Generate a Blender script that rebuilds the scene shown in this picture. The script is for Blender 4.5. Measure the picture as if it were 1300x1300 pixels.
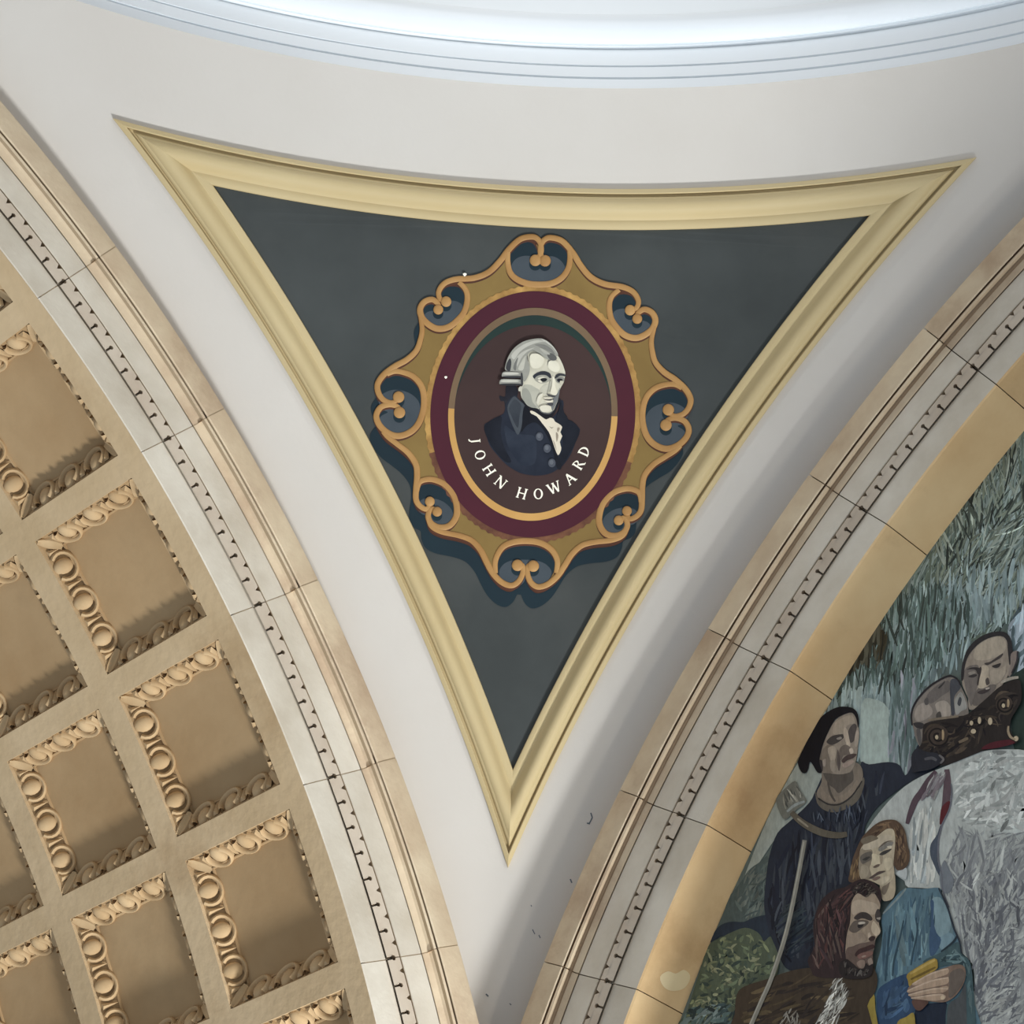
import bpy, bmesh, math, random
from mathutils import Vector, Matrix
from mathutils.geometry import tessellate_polygon

for o in list(bpy.data.objects):
    bpy.data.objects.remove(o)
SC = bpy.context.scene
COL = SC.collection
rnd = random.Random(7)

# ------------------------------------------------------------------ camera
# one unit is half the width of the square crossing (8 m)
S = 8.0
CAM = Vector((-0.1069907, -0.1346456, -0.3132063))
CR = Vector((0.69434355, -0.71803459, 0.04809738))
CU = Vector((-0.47423784, -0.40627214, 0.78105148))
CF = Vector((0.54128136, 0.56512766, 0.62261161))
FPX = 2941.323
cd = bpy.data.cameras.new('camera')
cam = bpy.data.objects.new('camera', cd)
COL.objects.link(cam)
cd.sensor_width = 36.0
cd.lens = 36.0 * FPX / 1300.0
cd.clip_end = 400
cam.matrix_world = Matrix(((CR.x, CU.x, -CF.x, CAM.x * S), (CR.y, CU.y, -CF.y, CAM.y * S),
                           (CR.z, CU.z, -CF.z, CAM.z * S), (0, 0, 0, 1)))
SC.camera = cam

# ------------------------------------------------------------------ light
SC.view_settings.view_transform = 'Standard'
SC.view_settings.look = 'None'
SC.view_settings.exposure = -0.02
SC.view_settings.gamma = 1.0
SC.view_settings.use_curve_mapping = False
SC.render.film_transparent = False
try:
    SC.cycles.max_bounces = 8
    SC.cycles.diffuse_bounces = 5
except Exception:
    pass

w = bpy.data.worlds.new('hall daylight')
SC.world = w
w.use_nodes = True
nt = w.node_tree
nt.nodes.clear()
wo = nt.nodes.new('ShaderNodeOutputWorld')
bg = nt.nodes.new('ShaderNodeBackground')
tc = nt.nodes.new('ShaderNodeTexCoord')
sx = nt.nodes.new('ShaderNodeSeparateXYZ')
mr = nt.nodes.new('ShaderNodeMapRange')
cr = nt.nodes.new('ShaderNodeValToRGB')
nt.links.new(tc.outputs['Generated'], sx.inputs[0])
nt.links.new(sx.outputs['Z'], mr.inputs['Value'])
mr.inputs['From Min'].default_value = -1
mr.inputs['From Max'].default_value = 1
nt.links.new(mr.outputs[0], cr.inputs[0])
nt.links.new(cr.outputs[0], bg.inputs['Color'])
nt.links.new(bg.outputs[0], wo.inputs['Surface'])
cr.color_ramp.elements[0].position = 0.2
cr.color_ramp.elements[0].color = (0.52, 0.62, 0.75, 1)
cr.color_ramp.elements[1].position = 0.62
cr.color_ramp.elements[1].color = (0.66, 0.64, 0.61, 1)
bg.inputs['Strength'].default_value = WORLD_STRENGTH = 0.72


def area(name, pos, target, size, watts, col):
    l = bpy.data.lights.new(name, 'AREA')
    l.shape = 'DISK'
    l.size = size * S
    l.energy = watts
    l.color = col
    o = bpy.data.objects.new(name, l)
    COL.objects.link(o)
    o.location = Vector(pos) * S
    o.rotation_euler = (Vector(target) - Vector(pos)).to_track_quat('-Z', 'Y').to_euler()
    return o


# daylight coming up from the bright openings below, to the right of the corner
area('daylight_low_opening', (1.20, 0.36, -0.88), (0.8, 0.95, 0.7), 0.20, 2150, (0.96, 0.985, 1.0))
# warmer daylight from the arm of the hall on the right
area('daylight_side_arm', (0.90, -1.70, -0.50), (0.95, 0.9, 0.6), 0.36, 760, (1.0, 0.93, 0.82))
# daylight of the drum windows high in the dome, falling on the cornice opposite
dw = area('daylight_dome_window', (-0.25, -0.25, 1.80), (0.76, 0.76, 1.20), 0.30, 27, (0.95, 0.98, 1.0))
dw.data.spread = math.radians(34)

# ------------------------------------------------------------------ helpers


def lin(c):
    c = c / 255.0
    return c / 12.92 if c <= 0.04045 else ((c + 0.055) / 1.055) ** 2.4


def rgb(r, g, b):
    return (lin(r), lin(g), lin(b), 1.0)


def mat(name, base, second=None, scale=1.5, rough=0.75, bump=0.0, bscale=40.0, stain=None, stain_scale=0.7,
        stain_lo=0.55, stain_hi=0.72, detail=6.0, stretch=None, vary=0.0):
    m = bpy.data.materials.new(name)
    m.use_nodes = True
    n = m.node_tree
    p = n.nodes['Principled BSDF']
    p.inputs['Roughness'].default_value = rough
    p.inputs['Specular IOR Level'].default_value = 0.25
    tcn = n.nodes.new('ShaderNodeTexCoord')
    oi = n.nodes.new('ShaderNodeObjectInfo')
    add = n.nodes.new('ShaderNodeVectorMath')
    add.operation = 'ADD'
    sc = n.nodes.new('ShaderNodeVectorMath')
    sc.operation = 'SCALE'
    cmb = n.nodes.new('ShaderNodeCombineXYZ')
    for k in range(3):
        n.links.new(oi.outputs['Random'], cmb.inputs[k])
    n.links.new(cmb.outputs[0], sc.inputs[0])
    sc.inputs['Scale'].default_value = 37.0
    n.links.new(tcn.outputs['Object'], add.inputs[0])
    n.links.new(sc.outputs[0], add.inputs[1])
    vec = add.outputs[0]
    if stretch:
        mp = n.nodes.new('ShaderNodeMapping')
        mp.inputs['Scale'].default_value = stretch
        n.links.new(vec, mp.inputs['Vector'])
        vec = mp.outputs[0]
    col = None
    if second:
        tx = n.nodes.new('ShaderNodeTexNoise')
        tx.inputs['Scale'].default_value = scale
        tx.inputs['Detail'].default_value = detail
        tx.inputs['Roughness'].default_value = 0.6
        n.links.new(vec, tx.inputs['Vector'])
        rp = n.nodes.new('ShaderNodeValToRGB')
        rp.color_ramp.elements[0].position = 0.32
        rp.color_ramp.elements[1].position = 0.68
        rp.color_ramp.elements[0].color = base
        rp.color_ramp.elements[1].color = second
        n.links.new(tx.outputs['Fac'], rp.inputs[0])
        col = rp.outputs[0]
    else:
        r_ = n.nodes.new('ShaderNodeRGB')
        r_.outputs[0].default_value = base
        col = r_.outputs[0]
    if stain:
        t2 = n.nodes.new('ShaderNodeTexNoise')
        t2.inputs['Scale'].default_value = stain_scale
        t2.inputs['Detail'].default_value = 9
        t2.inputs['Roughness'].default_value = 0.65
        n.links.new(vec, t2.inputs['Vector'])
        r2 = n.nodes.new('ShaderNodeMapRange')
        r2.inputs['From Min'].default_value = stain_lo
        r2.inputs['From Max'].default_value = stain_hi
        n.links.new(t2.outputs['Fac'], r2.inputs['Value'])
        mx = n.nodes.new('ShaderNodeMixRGB')
        n.links.new(r2.outputs[0], mx.inputs[0])
        n.links.new(col, mx.inputs[1])
        mx.inputs[2].default_value = stain
        col = mx.outputs[0]
    if vary:
        hs = n.nodes.new('ShaderNodeHueSaturation')
        mr2 = n.nodes.new('ShaderNodeMapRange')
        mr2.inputs['To Min'].default_value = 1 - vary
        mr2.inputs['To Max'].default_value = 1 + vary
        n.links.new(oi.outputs['Random'], mr2.inputs['Value'])
        n.links.new(mr2.outputs[0], hs.inputs['Value'])
        n.links.new(col, hs.inputs['Color'])
        col = hs.outputs[0]
    n.links.new(col, p.inputs['Base Color'])
    if bump:
        t3 = n.nodes.new('ShaderNodeTexNoise')
        t3.inputs['Scale'].default_value = bscale
        t3.inputs['Detail'].default_value = 4
        n.links.new(tcn.outputs['Object'], t3.inputs['Vector'])
        bp = n.nodes.new('ShaderNodeBump')
        bp.inputs['Strength'].default_value = bump
        bp.inputs['Distance'].default_value = 0.02
        n.links.new(t3.outputs['Fac'], bp.inputs['Height'])
        n.links.new(bp.outputs[0], p.inputs['Normal'])
    return m


class MB:
    def __init__(self):
        self.v = []
        self.f = []
        self.m = []

    def vert(self, p):
        self.v.append((p[0] * S, p[1] * S, p[2] * S))
        return len(self.v) - 1

    def face(self, idx, mi=0):
        self.f.append(tuple(idx))
        self.m.append(mi)

    def grid(self, rows, mi=0, close_u=False, close_v=False, flip=False):
        """rows: list of lists of points; mi: int or list per column segment"""
        ids = [[self.vert(p) for p in r] for r in rows]
        nr, nc = len(ids), len(ids[0])
        for i in range(nr if close_u else nr - 1):
            a, b = ids[i], ids[(i + 1) % nr]
            for j in range(nc if close_v else nc - 1):
                k = (j + 1) % nc
                q = (a[j], a[k], b[k], b[j])
                self.face(q[::-1] if flip else q, mi[j] if isinstance(mi, (list, tuple)) else mi)
        return ids

    def build(self, name, mats, parent=None, sharp=35, smooth=True):
        me = bpy.data.meshes.new(name)
        me.from_pydata(self.v, [], self.f)
        for m in (mats if isinstance(mats, (list, tuple)) else [mats]):
            me.materials.append(m)
        me.polygons.foreach_set('material_index', self.m)
        me.polygons.foreach_set('use_smooth', [smooth] * len(self.f))
        me.update()
        if smooth and sharp:
            me.set_sharp_from_angle(angle=math.radians(sharp))
        return link(name, me, parent)


def link(name, me, parent=None):
    o = bpy.data.objects.new(name, me)
    COL.objects.link(o)
    if parent is not None:
        o.parent = parent
        o.matrix_parent_inverse = Matrix.Translation(-WORLD[parent.name])
    WORLD[o.name] = Vector((0, 0, 0))
    return o


WORLD = {}


def thing(name, label, cat, loc=(0, 0, 0), group=None, kind=None):
    o = bpy.data.objects.new(name, None)
    COL.objects.link(o)
    o.location = Vector(loc) * S
    o.empty_display_size = 0.2
    WORLD[o.name] = o.location.copy()
    return tag(o, label, cat, group, kind)


def tag(o, label=None, cat=None, group=None, kind=None):
    if label:
        o['label'] = label
    if cat:
        o['category'] = cat
    if group:
        o['group'] = group
    if kind:
        o['kind'] = kind
    return o


def copy_tree(o, parent, rot):
    """copy a part with its sub-parts, turned about the vault axis"""
    c = o.copy()
    COL.objects.link(c)
    c.parent = parent
    c.matrix_parent_inverse = Matrix.Identity(4)
    c.matrix_basis = rot
    WORLD[c.name] = Vector((0, 0, 0))
    for ch in list(o.children):
        d = ch.copy()
        COL.objects.link(d)
        d.parent = c
        d.matrix_parent_inverse = Matrix.Identity(4)
        d.matrix_basis = Matrix.Identity(4)
    return c


# ------------------------------------------------------------------ materials
M = {}
M['plaster'] = mat('pale painted plaster', rgb(209, 204, 196), rgb(203, 197, 188), scale=0.5, rough=0.6, bump=0.05, bscale=20)
M['white'] = mat('white painted plaster', rgb(240, 244, 246), rgb(234, 239, 242), scale=0.6, rough=0.5)
M['cream'] = mat('cream limestone', rgb(228, 221, 206), rgb(204, 194, 176), scale=1.8, rough=0.8, bump=0.12, bscale=30,
                 stain=rgb(180, 165, 142), stain_scale=0.55, stain_lo=0.56, stain_hi=0.85, vary=0.05)
M['tan'] = mat('tan limestone', rgb(224, 207, 178), rgb(198, 175, 146), scale=2.2, rough=0.8, bump=0.15, bscale=30,
               stain=rgb(176, 150, 126), stain_scale=1.1, stain_lo=0.53, stain_hi=0.8, vary=0.05)
M['leaf'] = mat('carved cream stone', rgb(214, 202, 184), rgb(196, 180, 160), scale=3, rough=0.85)
M['gold_stone'] = mat('golden stained stone', rgb(236, 206, 158), rgb(212, 174, 124), scale=0.8, rough=0.8, bump=0.15, bscale=30,
                      stain=rgb(178, 138, 94), stain_scale=1.0, stain_lo=0.50, stain_hi=0.78, vary=0.05)
M['mortar'] = mat('dark joint mortar', rgb(136, 118, 98), rough=0.9)
M['mortar_pale'] = mat('pale joint mortar', rgb(176, 158, 132), rough=0.9)
M['vault'] = mat('buff plaster ribs', rgb(204, 179, 142), rgb(186, 160, 122), scale=1.2, rough=0.85, bump=0.25, bscale=16,
                 stain=rgb(160, 130, 92), stain_scale=0.7, stain_lo=0.55, stain_hi=0.8)
M['coffer'] = mat('buff plaster panel', rgb(181, 152, 113), rgb(163, 132, 93), scale=0.9, rough=0.85, bump=0.15, bscale=10,
                  stain=rgb(150, 124, 90), stain_scale=0.6, stain_lo=0.52, stain_hi=0.8, vary=0.05)
M['egg'] = mat('carved buff plaster', rgb(200, 172, 132), rgb(178, 148, 108), scale=4, rough=0.85)
M['frame'] = mat('pale ochre painted moulding', rgb(200, 182, 140), rgb(194, 174, 130), scale=0.7, rough=0.55)
M['panel'] = mat('dark slate paint', rgb(70, 74, 73), rgb(59, 63, 62), scale=1.3, rough=0.7,
                 stain=rgb(76, 78, 75), stain_scale=0.8, stain_lo=0.5, stain_hi=0.8)

# ------------------------------------------------------------------ geometry of the crossing
R = 1.4710028          # sphere of the pendentive
RI = 0.9719            # intrados of both arches
RIM_R, RIM_Z = 1.0103, 1.0414


def sph(lat, lon, h=0.0):
    q = R - h
    return (q * math.cos(lat) * math.cos(lon), q * math.cos(lat) * math.sin(lon), q * math.sin(lat))


# pendentive shell
mb = MB()
LIM = 1.045
lat1 = math.asin(1.0572 / R)
lat0 = math.acos(min(1, LIM * math.sqrt(2) / R)) + 0.002 if LIM * math.sqrt(2) < R else 0.0
rows = []
N1, N2 = 120, 120
for i in range(N1 + 1):
    lat = 0.12 + (lat1 - 0.12) * i / N1
    c = R * math.cos(lat)
    lo = math.acos(min(1.0, LIM / c))
    hi = math.pi / 2 - lo
    if hi <= lo:
        lo, hi = math.pi / 4 - 0.004, math.pi / 4 + 0.004
    rows.append([sph(lat, lo + (hi - lo) * j / N2) for j in range(N2 + 1)])
mb.grid(rows)
o = mb.build('wall_pendentive', M['plaster'], sharp=None)
tag(o, 'pale plaster pendentive curving between the two stone arches below the white cornice', 'wall', kind='structure')

# cornice ring above the pendentive
mb = MB()
prof = [(1.030, 1.040), (1.0125, 1.0413), (1.0098, 1.0418), (1.0098, 1.0540), (1.0135, 1.0542), (1.0135, 1.0554), (1.0092, 1.0556),
        (1.0085, 1.0664), (1.0125, 1.0666), (1.0125, 1.0678), (1.0080, 1.068), (1.0070, 1.0850), (1.0105, 1.0853),
        (1.0105, 1.0864), (1.0045, 1.0866), (1.0040, 1.0884)]
cz, rr_ = 1.1015, 0.0150
for k in range(13):
    a = math.radians(-78 + 156 * k / 12)
    prof.append((1.0045 - 0.011 * math.cos(a) * 1.25, cz + rr_ * math.sin(a)))
prof += [(1.0040, 1.1180), (1.0040, 1.1200), (1.012, 1.1215), (1.014, 1.30), (1.0, 1.36)]
rows = []
for i in range(181):
    a = math.radians(-35 + 160 * i / 180)
    rows.append([(r * math.cos(a), r * math.sin(a), z) for r, z in ((1.0238 + (r - 1.0098) * 1.0113, 1.0566 + (z - 1.0418) * 1.0113) for r, z in prof)])
mb.grid(rows, flip=True)
o = mb.build('trim_cornice', M['white'], sharp=30)
tag(o, 'white painted cornice ring of stepped bands and a round moulding at the dome base', 'cornice', kind='structure')


# ------------------------------------------------------------------ stone arches
def arch_r(ra, d):
    e = d / 1.12
    return ra * (1 - e) - 0.305 * e


def apt(side, r, th, d):
    a, b = r * math.cos(th), r * math.sin(th)
    return (a, 1 - d, b) if side == 'L' else (1 - d, a, b)


PROF = [  # apparent radius, proud of the wall plane, material
    (0.9719, -0.0012, 0), (0.9731, 0.0, 0), (0.9974, 0.0, 0), (0.9975, -0.012, 0), (0.9995, -0.012, 0), (0.9996, -0.004, 0), (1.0140, -0.004, 0),
    (1.0140, 0.0045, 0), (1.0150, 0.0055, 0), (1.0364, 0.0062, 0), (1.0364, 0.0035, 1), (1.0376, 0.0035, 1), (1.0376, 0.0080, 1),
    (1.0410, 0.0088, 1), (1.0450, 0.0110, 1), (1.0490, 0.0155, 1), (1.0522, 0.0215, 1), (1.0548, 0.0225, 1), (1.0548, 0.0195, 1),
    (1.0572, 0.0195, 1), (1.0572, 0.0250, 1), (1.0590, 0.0262, 1), (1.0780, 0.0268, 1), (1.0796, 0.0255, 1)]


def arch_profile(side):
    pts = []
    if side == 'R':
        pts += [(0.9712, -0.0500, 2), (0.9712, -0.03, 2), (0.9712, -0.012, 2)]
    else:
        pts += [(0.9760, -0.0030, 0)]
    for ra, d, mi in PROF:
        d = d * 0.66 if d > 0 else d
        mi = 2 if (side == 'R' and ra < 0.9735) else mi
        pts.append((arch_r(ra, d) if d > 0 else ra, d, mi))
    ro = pts[-1][0]
    pts.append((ro, -0.06, 1))
    return pts


def leaf_strip(side, t0, t1, n):
    """leaf and drill carving, n leaves between two joints"""
    mbl = MB()
    ol = [(.045, 0), (.955, 0), (.955, .40), (.925, .45), (.905, .54), (.92, .62), (.955, .67), (1, .69), (1, 1), (.60, 1), (.5, .68), (.40, 1),
          (0, 1), (0, .69), (.045, .67), (.08, .62), (.095, .54), (.075, .45), (.045, .40)]
    for k in range(n):
        top, low = [], []
        for s, q in ol:
            th = t0 + (t1 - t0) * (k + s) / n
            ra = 0.9996 + 0.0132 * q
            d = 0.0015 + 0.0035 * math.sin(math.pi * min(1, 0.15 + 0.6 * q)) + (0.0008 if 0.2 < s < 0.8 else 0)
            top.append(mbl.vert(apt(side, arch_r(ra, d), th, d)))
            low.append(mbl.vert(apt(side, arch_r(ra + (0.0045 if q < 0.01 else 0.0), 0.0), th, -0.0040)))
        m_ = len(ol)
        mbl.face(top if side == 'R' else top[::-1])
        for i in range(m_):
            j = (i + 1) % m_
            mbl.face((top[i], low[i], low[j], top[j]) if side == 'R' else (top[j], low[j], low[i], top[i]))
    return mbl


def voussoirs(side, root, joints, n_leaf):
    pr = arch_profile(side)
    mis = [p[2] for p in pr][1:]
    gap = 0.0004
    for a, b in zip(joints[:-1], joints[1:]):
        t0, t1 = math.radians(a) + gap, math.radians(b) - gap
        mbv = MB()
        rows = []
        nseg = 26
        for i in range(nseg + 1):
            th = t0 + (t1 - t0) * i / nseg
            row = [apt(side, r, th, d) for r, d, _ in pr]
            rows.append(row)
        ids = mbv.grid(rows, mi=mis, flip=(side == 'L'))
        # end faces running back into the joint
        for e, th2 in ((0, t0), (-1, t1)):
            back = [mbv.vert(apt(side, r + (0.004 if k < 3 else 0.0), th2, d - 0.006)) for k, (r, d, _) in enumerate(pr)]
            for k in range(len(pr) - 1):
                q = (ids[e][k], ids[e][k + 1], back[k + 1], back[k])
                mbv.face(q, mis[k])
        v = mbv.build('voussoir', [M['cream'], M['tan'], M['gold_stone']], root, sharp=28)
        leaf_strip(side, t0, t1, n_leaf).build('leaf_moulding', M['leaf'], v, sharp=25)
    # mortar bed seen in the joints
    mbm = MB()
    rows = []
    for i in range(161):
        th = math.radians(joints[0] + (joints[-1] - joints[0]) * i / 160)
        rows.append([apt(side, r + (0.0035 if k < 3 else 0.0), th, d - (0.0040 if side == 'R' else 0.0004)) for k, (r, d, _) in enumerate(pr)])
    mbm.grid(rows, flip=(side == 'L'))
    mbm.build('mortar_bed', M['mortar'] if side == 'R' else M['mortar_pale'], root, sharp=28)


tL = thing('stone_arch', 'cream stone arch with leaf carving around the coffered vault, left of the dark triangular panel', 'arch',
           (0.9, 1.0, 0.3))
JL = [11.9, 19.86, 27.86, 35.78, 43.73, 51.76, 59.66, 67.6, 75.5, 83.5, 91.5]
voussoirs('L', tL, JL, 7)
tR = thing('stone_arch', 'stone arch with golden underside framing the painted mural, right of the dark triangular panel', 'arch',
           (1.0, 0.9, 0.3))
JR = [12.3, 19.8, 27.34, 34.84, 42.33, 49.88, 57.42, 64.95, 72.5, 80.0, 87.5, 95.0]
voussoirs('R', tR, JR, 7)

# ------------------------------------------------------------------ coffered vault beyond the left arch
tV = thing('coffered_vault', 'buff plaster barrel vault of square coffers behind the left stone arch', 'vault', (0.9, 1.2, 0.3))
HA = math.radians(3.42)      # half opening, around
HY = 0.0592                  # half opening, along
ROWS = [47.66 + 7.97 * k for k in (-4, -3, -2, -1, 0, 1, 2, 3)]
COLS = [1.0806 + 0.1427 * j for j in range(4)]
DEP, WID = 0.0135, 0.0125


def vp(phi, y, dep):
    r = RI + dep
    return (r * math.cos(phi), y, r * math.sin(phi))


mb = MB()
edges_t = [math.radians(ROWS[0]) - HA - 0.06]
for c in ROWS:
    edges_t += [math.radians(c) - HA, math.radians(c) + HA]
edges_t.append(math.radians(ROWS[-1]) + HA + 0.06)
edges_y = [1.0004]
for c in COLS:
    edges_y += [c - HY, c + HY]
edges_y.append(edges_y[-1] + 0.03)
for i in range(len(edges_t) - 1):
    for j in range(len(edges_y) - 1):
        if i % 2 == 1 and j % 2 == 1:
            # the return of the rib into the coffer
            a0, a1, y0, y1 = edges_t[i], edges_t[i + 1], edges_y[j], edges_y[j + 1]
            loop = [(a0 + (a1 - a0) * k / 8, y0) for k in range(9)] + [(a1, y1)] + [(a1 - (a1 - a0) * k / 8, y1) for k in range(1, 9)]
            r0 = [vp(t, y, 0) for t, y in loop]
            r1 = [vp(t, y, 0.0035) for t, y in loop]
            mb.grid([r0, r1], close_v=True)
            continue
        n = 8 if i % 2 else 2
        rows = [[vp(edges_t[i] + (edges_t[i + 1] - edges_t[i]) * k / n, edges_y[j] + (edges_y[j + 1] - edges_y[j]) * q, 0) for q in (0, 1)]
                for k in range(n + 1)]
        mb.grid(rows)
mb.build('rib_grid', M['vault'], tV, sharp=40)


def coffer_meshes():
    """one coffer about the angle 0 and y = 0"""
    body = MB()

    def ring(ins, dep, n=8):
        a, y = HA - ins / RI, HY - ins
        pts = [(-a + 2 * a * k / n, -y) for k in range(n)] + [(a, -y + 2 * y * k / n) for k in range(n)] + \
              [(a - 2 * a * k / n, y) for k in range(n)] + [(-a, y - 2 * y * k / n) for k in range(n)]
        return [vp(t, q, dep) for t, q in pts]
    rings = [ring(0, 0.0030), ring(0.0015, 0.0036), ring(0.0035, 0.0082), ring(0.0080, 0.0118), ring(0.0105, 0.0132),
             ring(0.0118, 0.0118), ring(0.0128, 0.0122), ring(0.0132, DEP)]
    body.grid(rings, close_v=True)
    a, y = HA - 0.0132 / RI, HY - 0.0132
    body.grid([[vp(-a + 2 * a * k / 8, -y + 2 * y * q / 4, DEP) for q in range(5)] for k in range(9)])
    eggs = MB()
    nrm = 1 / math.sqrt(2)

    def place(sd, l, wq, hq):
        """sd 0..3 side, l along the side, wq down the slope, hq out of the slope"""
        ins = 0.0062 + wq * nrm - hq * -nrm * 1.0
        dep = 0.0072 + wq * nrm - hq * nrm
        if sd == 0:
            return vp((l) / RI, -(HY - ins), dep)
        if sd == 1:
            return vp((l) / RI, (HY - ins), dep)
        if sd == 2:
            return vp(-(HA - ins / RI), l, dep)
        return vp((HA - ins / RI), l, dep)
    for sd in range(4):
        for e in (-1, 0, 1):
            l0 = e * 0.0312
            rows = []
            for i in range(9):
                u = math.pi * i / 8
                rows.append([place(sd, l0 + 0.0064 * math.sin(u) * math.cos(q), -0.0002 + 0.0080 * math.cos(u),
                                   -0.0012 + 0.0046 * math.sin(u) * math.sin(q)) for q in [math.pi * k / 8 for k in range(9)]])
            eggs.grid(rows)
            # shell around the egg
            rows = []
            for i in range(15):
                u = math.radians(-135 + 270 * i / 14)
                cx, cy = 0.0108 * math.sin(u), 0.0092 * math.cos(u) + 0.0008
                rows.append([place(sd, l0 + cx + 0.0018 * math.cos(q) * math.sin(u), cy + 0.0018 * math.cos(q) * math.cos(u),
                                   -0.0010 + 0.0044 * math.sin(q)) for q in [math.pi * k / 6 for k in range(7)]])
            eggs.grid(rows)
        for l0 in (-0.0156, 0.0156, -0.0445, 0.0445):
            # dart
            c = [place(sd, l0 - 0.0028, -0.0060, 0.0), place(sd, l0 + 0.0028, -0.0060, 0.0), place(sd, l0, 0.0080, 0.0),
                 place(sd, l0, -0.0045, 0.0026), place(sd, l0, 0.004, 0.0022)]
            ii = [eggs.vert(p) for p in c]
            for q in ((0, 3, 4), (0, 4, 2), (1, 4, 3), (1, 2, 4), (0, 1, 3)):
                eggs.face([ii[k] for k in q])
    # a leaf in each corner
    for st in (-1, 1):
        for sy in (-1, 1):
            rows = []
            for i in range(5):
                q = i / 4
                ins = 0.001 + 0.0125 * q
                wd = 0.0042 * (0.5 + math.sin(math.pi * (0.15 + 0.7 * q)) * 0.6)
                r_ = []
                for s_, hh in ((-1, 0), (-0.5, 0.0035), (0, 0.002), (0.5, 0.0035), (1, 0)):
                    it, iy = ins + s_ * wd, ins - s_ * wd
                    r_.append(vp(st * (HA - max(0.0003, it) / RI), sy * (HY - max(0.0003, iy)), 0.0036 + 0.0085 * q - hh))
                rows.append(r_)
            eggs.grid(rows)
    return body, eggs


body, eggs = coffer_meshes()
c0 = body.build('coffer', M['coffer'], tV, sharp=32)
e0 = eggs.build('egg_and_dart_moulding', M['egg'], c0, sharp=50)
base = Matrix.Translation(-WORLD[tV.name])
first = True
for cth in ROWS:
    for cy in COLS:
        mtx = base @ Matrix.Translation((0, cy * S, 0)) @ Matrix.Rotation(-math.radians(cth), 4, 'Y')
        if first:
            c0.matrix_parent_inverse = Matrix.Identity(4)
            c0.matrix_basis = mtx
            first = False
        else:
            copy_tree(c0, tV, mtx)


# ------------------------------------------------------------------ triangular panel with its moulded frame
def fr_corner(xl, yl, zl):
    if xl is None:
        return Vector((math.sqrt(R * R - yl * yl - zl * zl), yl, zl))
    if yl is None:
        return Vector((xl, math.sqrt(R * R - xl * xl - zl * zl), zl))
    return Vector((xl, yl, math.sqrt(R * R - xl * xl - yl * yl)))


def fr_line(t, n=60):
    """closed path of the frame at inset t: three sides as lists of points on the sphere"""
    zt = 1.0022 - 0.0232 * t
    s_top, s_bot = 0.9569 - 0.0232 * t, 0.9611 - 0.0212 * t
    A = fr_corner(None, s_top, zt)      # upper left
    B = fr_corner(s_top, None, zt)      # upper right
    C = fr_corner(s_bot, s_bot, None)   # bottom
    top, left, right = [], [], []
    a0, a1 = math.atan2(A.y, A.x), math.atan2(B.y, B.x)
    rt = math.hypot(A.x, A.y)
    for i in range(n + 1):
        a = a0 + (a1 - a0) * i / n
        top.append(Vector((rt * math.cos(a), rt * math.sin(a), zt)))
        q = i / n
        yl = s_top + (s_bot - s_top) * q
        z = A.z + (C.z - A.z) * q
        x = math.sqrt(max(0, R * R - yl * yl - z * z))
        left.append(Vector((x, yl, z)))
        right.append(Vector((yl, x, z)))
    # close the bottom exactly on the diagonal
    left[-1] = C.copy()
    right[-1] = C.copy()
    return top, left, right


tP = thing('triangular_panel', 'dark slate triangular panel in a cream moulded frame between the two arches', 'panel', (0.95, 0.95, 0.56))
FP = [(0.0, -0.001), (0.0, 0.0040), (0.10, 0.0058), (0.125, 0.0056), (0.140, 0.0018), (0.190, 0.0018), (0.205, 0.0062), (0.25, 0.0078),
      (0.27, 0.0080), (0.30, 0.0096), (0.36, 0.0112), (0.44, 0.0119), (0.52, 0.0114), (0.60, 0.0098), (0.67, 0.0074), (0.73, 0.0052),
      (0.77, 0.0045), (0.80, 0.0048), (0.86, 0.0050), (0.93, 0.0048), (0.985, 0.0042), (1.0, 0.0034), (1.0, -0.003)]
lines = [(fr_line(t), h) for t, h in FP]
for sd, fl in ((0, False), (1, True), (2, False)):
    mb = MB()
    mb.grid([[p * ((R - h) / R) for p in L[sd]] for L, h in lines], flip=fl)
    mb.build('frame_rail', M['frame'], tP, sharp=40)

# ------------------------------------------------------------------ painted medallion on the panel
CC = Vector((0.57121918, 0.57121918, 0.58942115)).normalized()
EU = Vector((1, -1, 0)).normalized()
EV = EU.cross(CC)
if EV.z < 0:
    EV = -EV


def ray_dir(px, py):
    return ((px - 650) / FPX * CR + (650 - py) / FPX * CU + CF).normalized()


def uv(px, py):
    """point of the photograph -> flat coordinates of the medallion on the pendentive"""
    d = ray_dir(px, py)
    b = d.dot(CAM)
    t = -b + math.sqrt(b * b - CAM.dot(CAM) + R * R)
    p = (CAM + d * t) / R
    k = p.dot(CC)
    return (p.dot(EU) / k, p.dot(EV) / k)


def sp(u, v, h):
    return (CC + EU * u + EV * v).normalized() * (R - h)


def spline(pts, closed=False, n=6):
    out = []
    m_ = len(pts)
    rng = range(m_ if closed else m_ - 1)
    for i in rng:
        p = [pts[(i + k) % m_] if closed else pts[max(0, min(m_ - 1, i + k))] for k in (-1, 0, 1, 2)]
        for s in range(n):
            t = s / n
            out.append(tuple(0.5 * (2 * p[1][c] + (p[2][c] - p[0][c]) * t + (2 * p[0][c] - 5 * p[1][c] + 4 * p[2][c] - p[3][c]) * t * t +
                                    (3 * p[1][c] - p[0][c] - 3 * p[2][c] + p[3][c]) * t ** 3) for c in (0, 1)))
    if not closed:
        out.append(tuple(pts[-1]))
    return out


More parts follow.
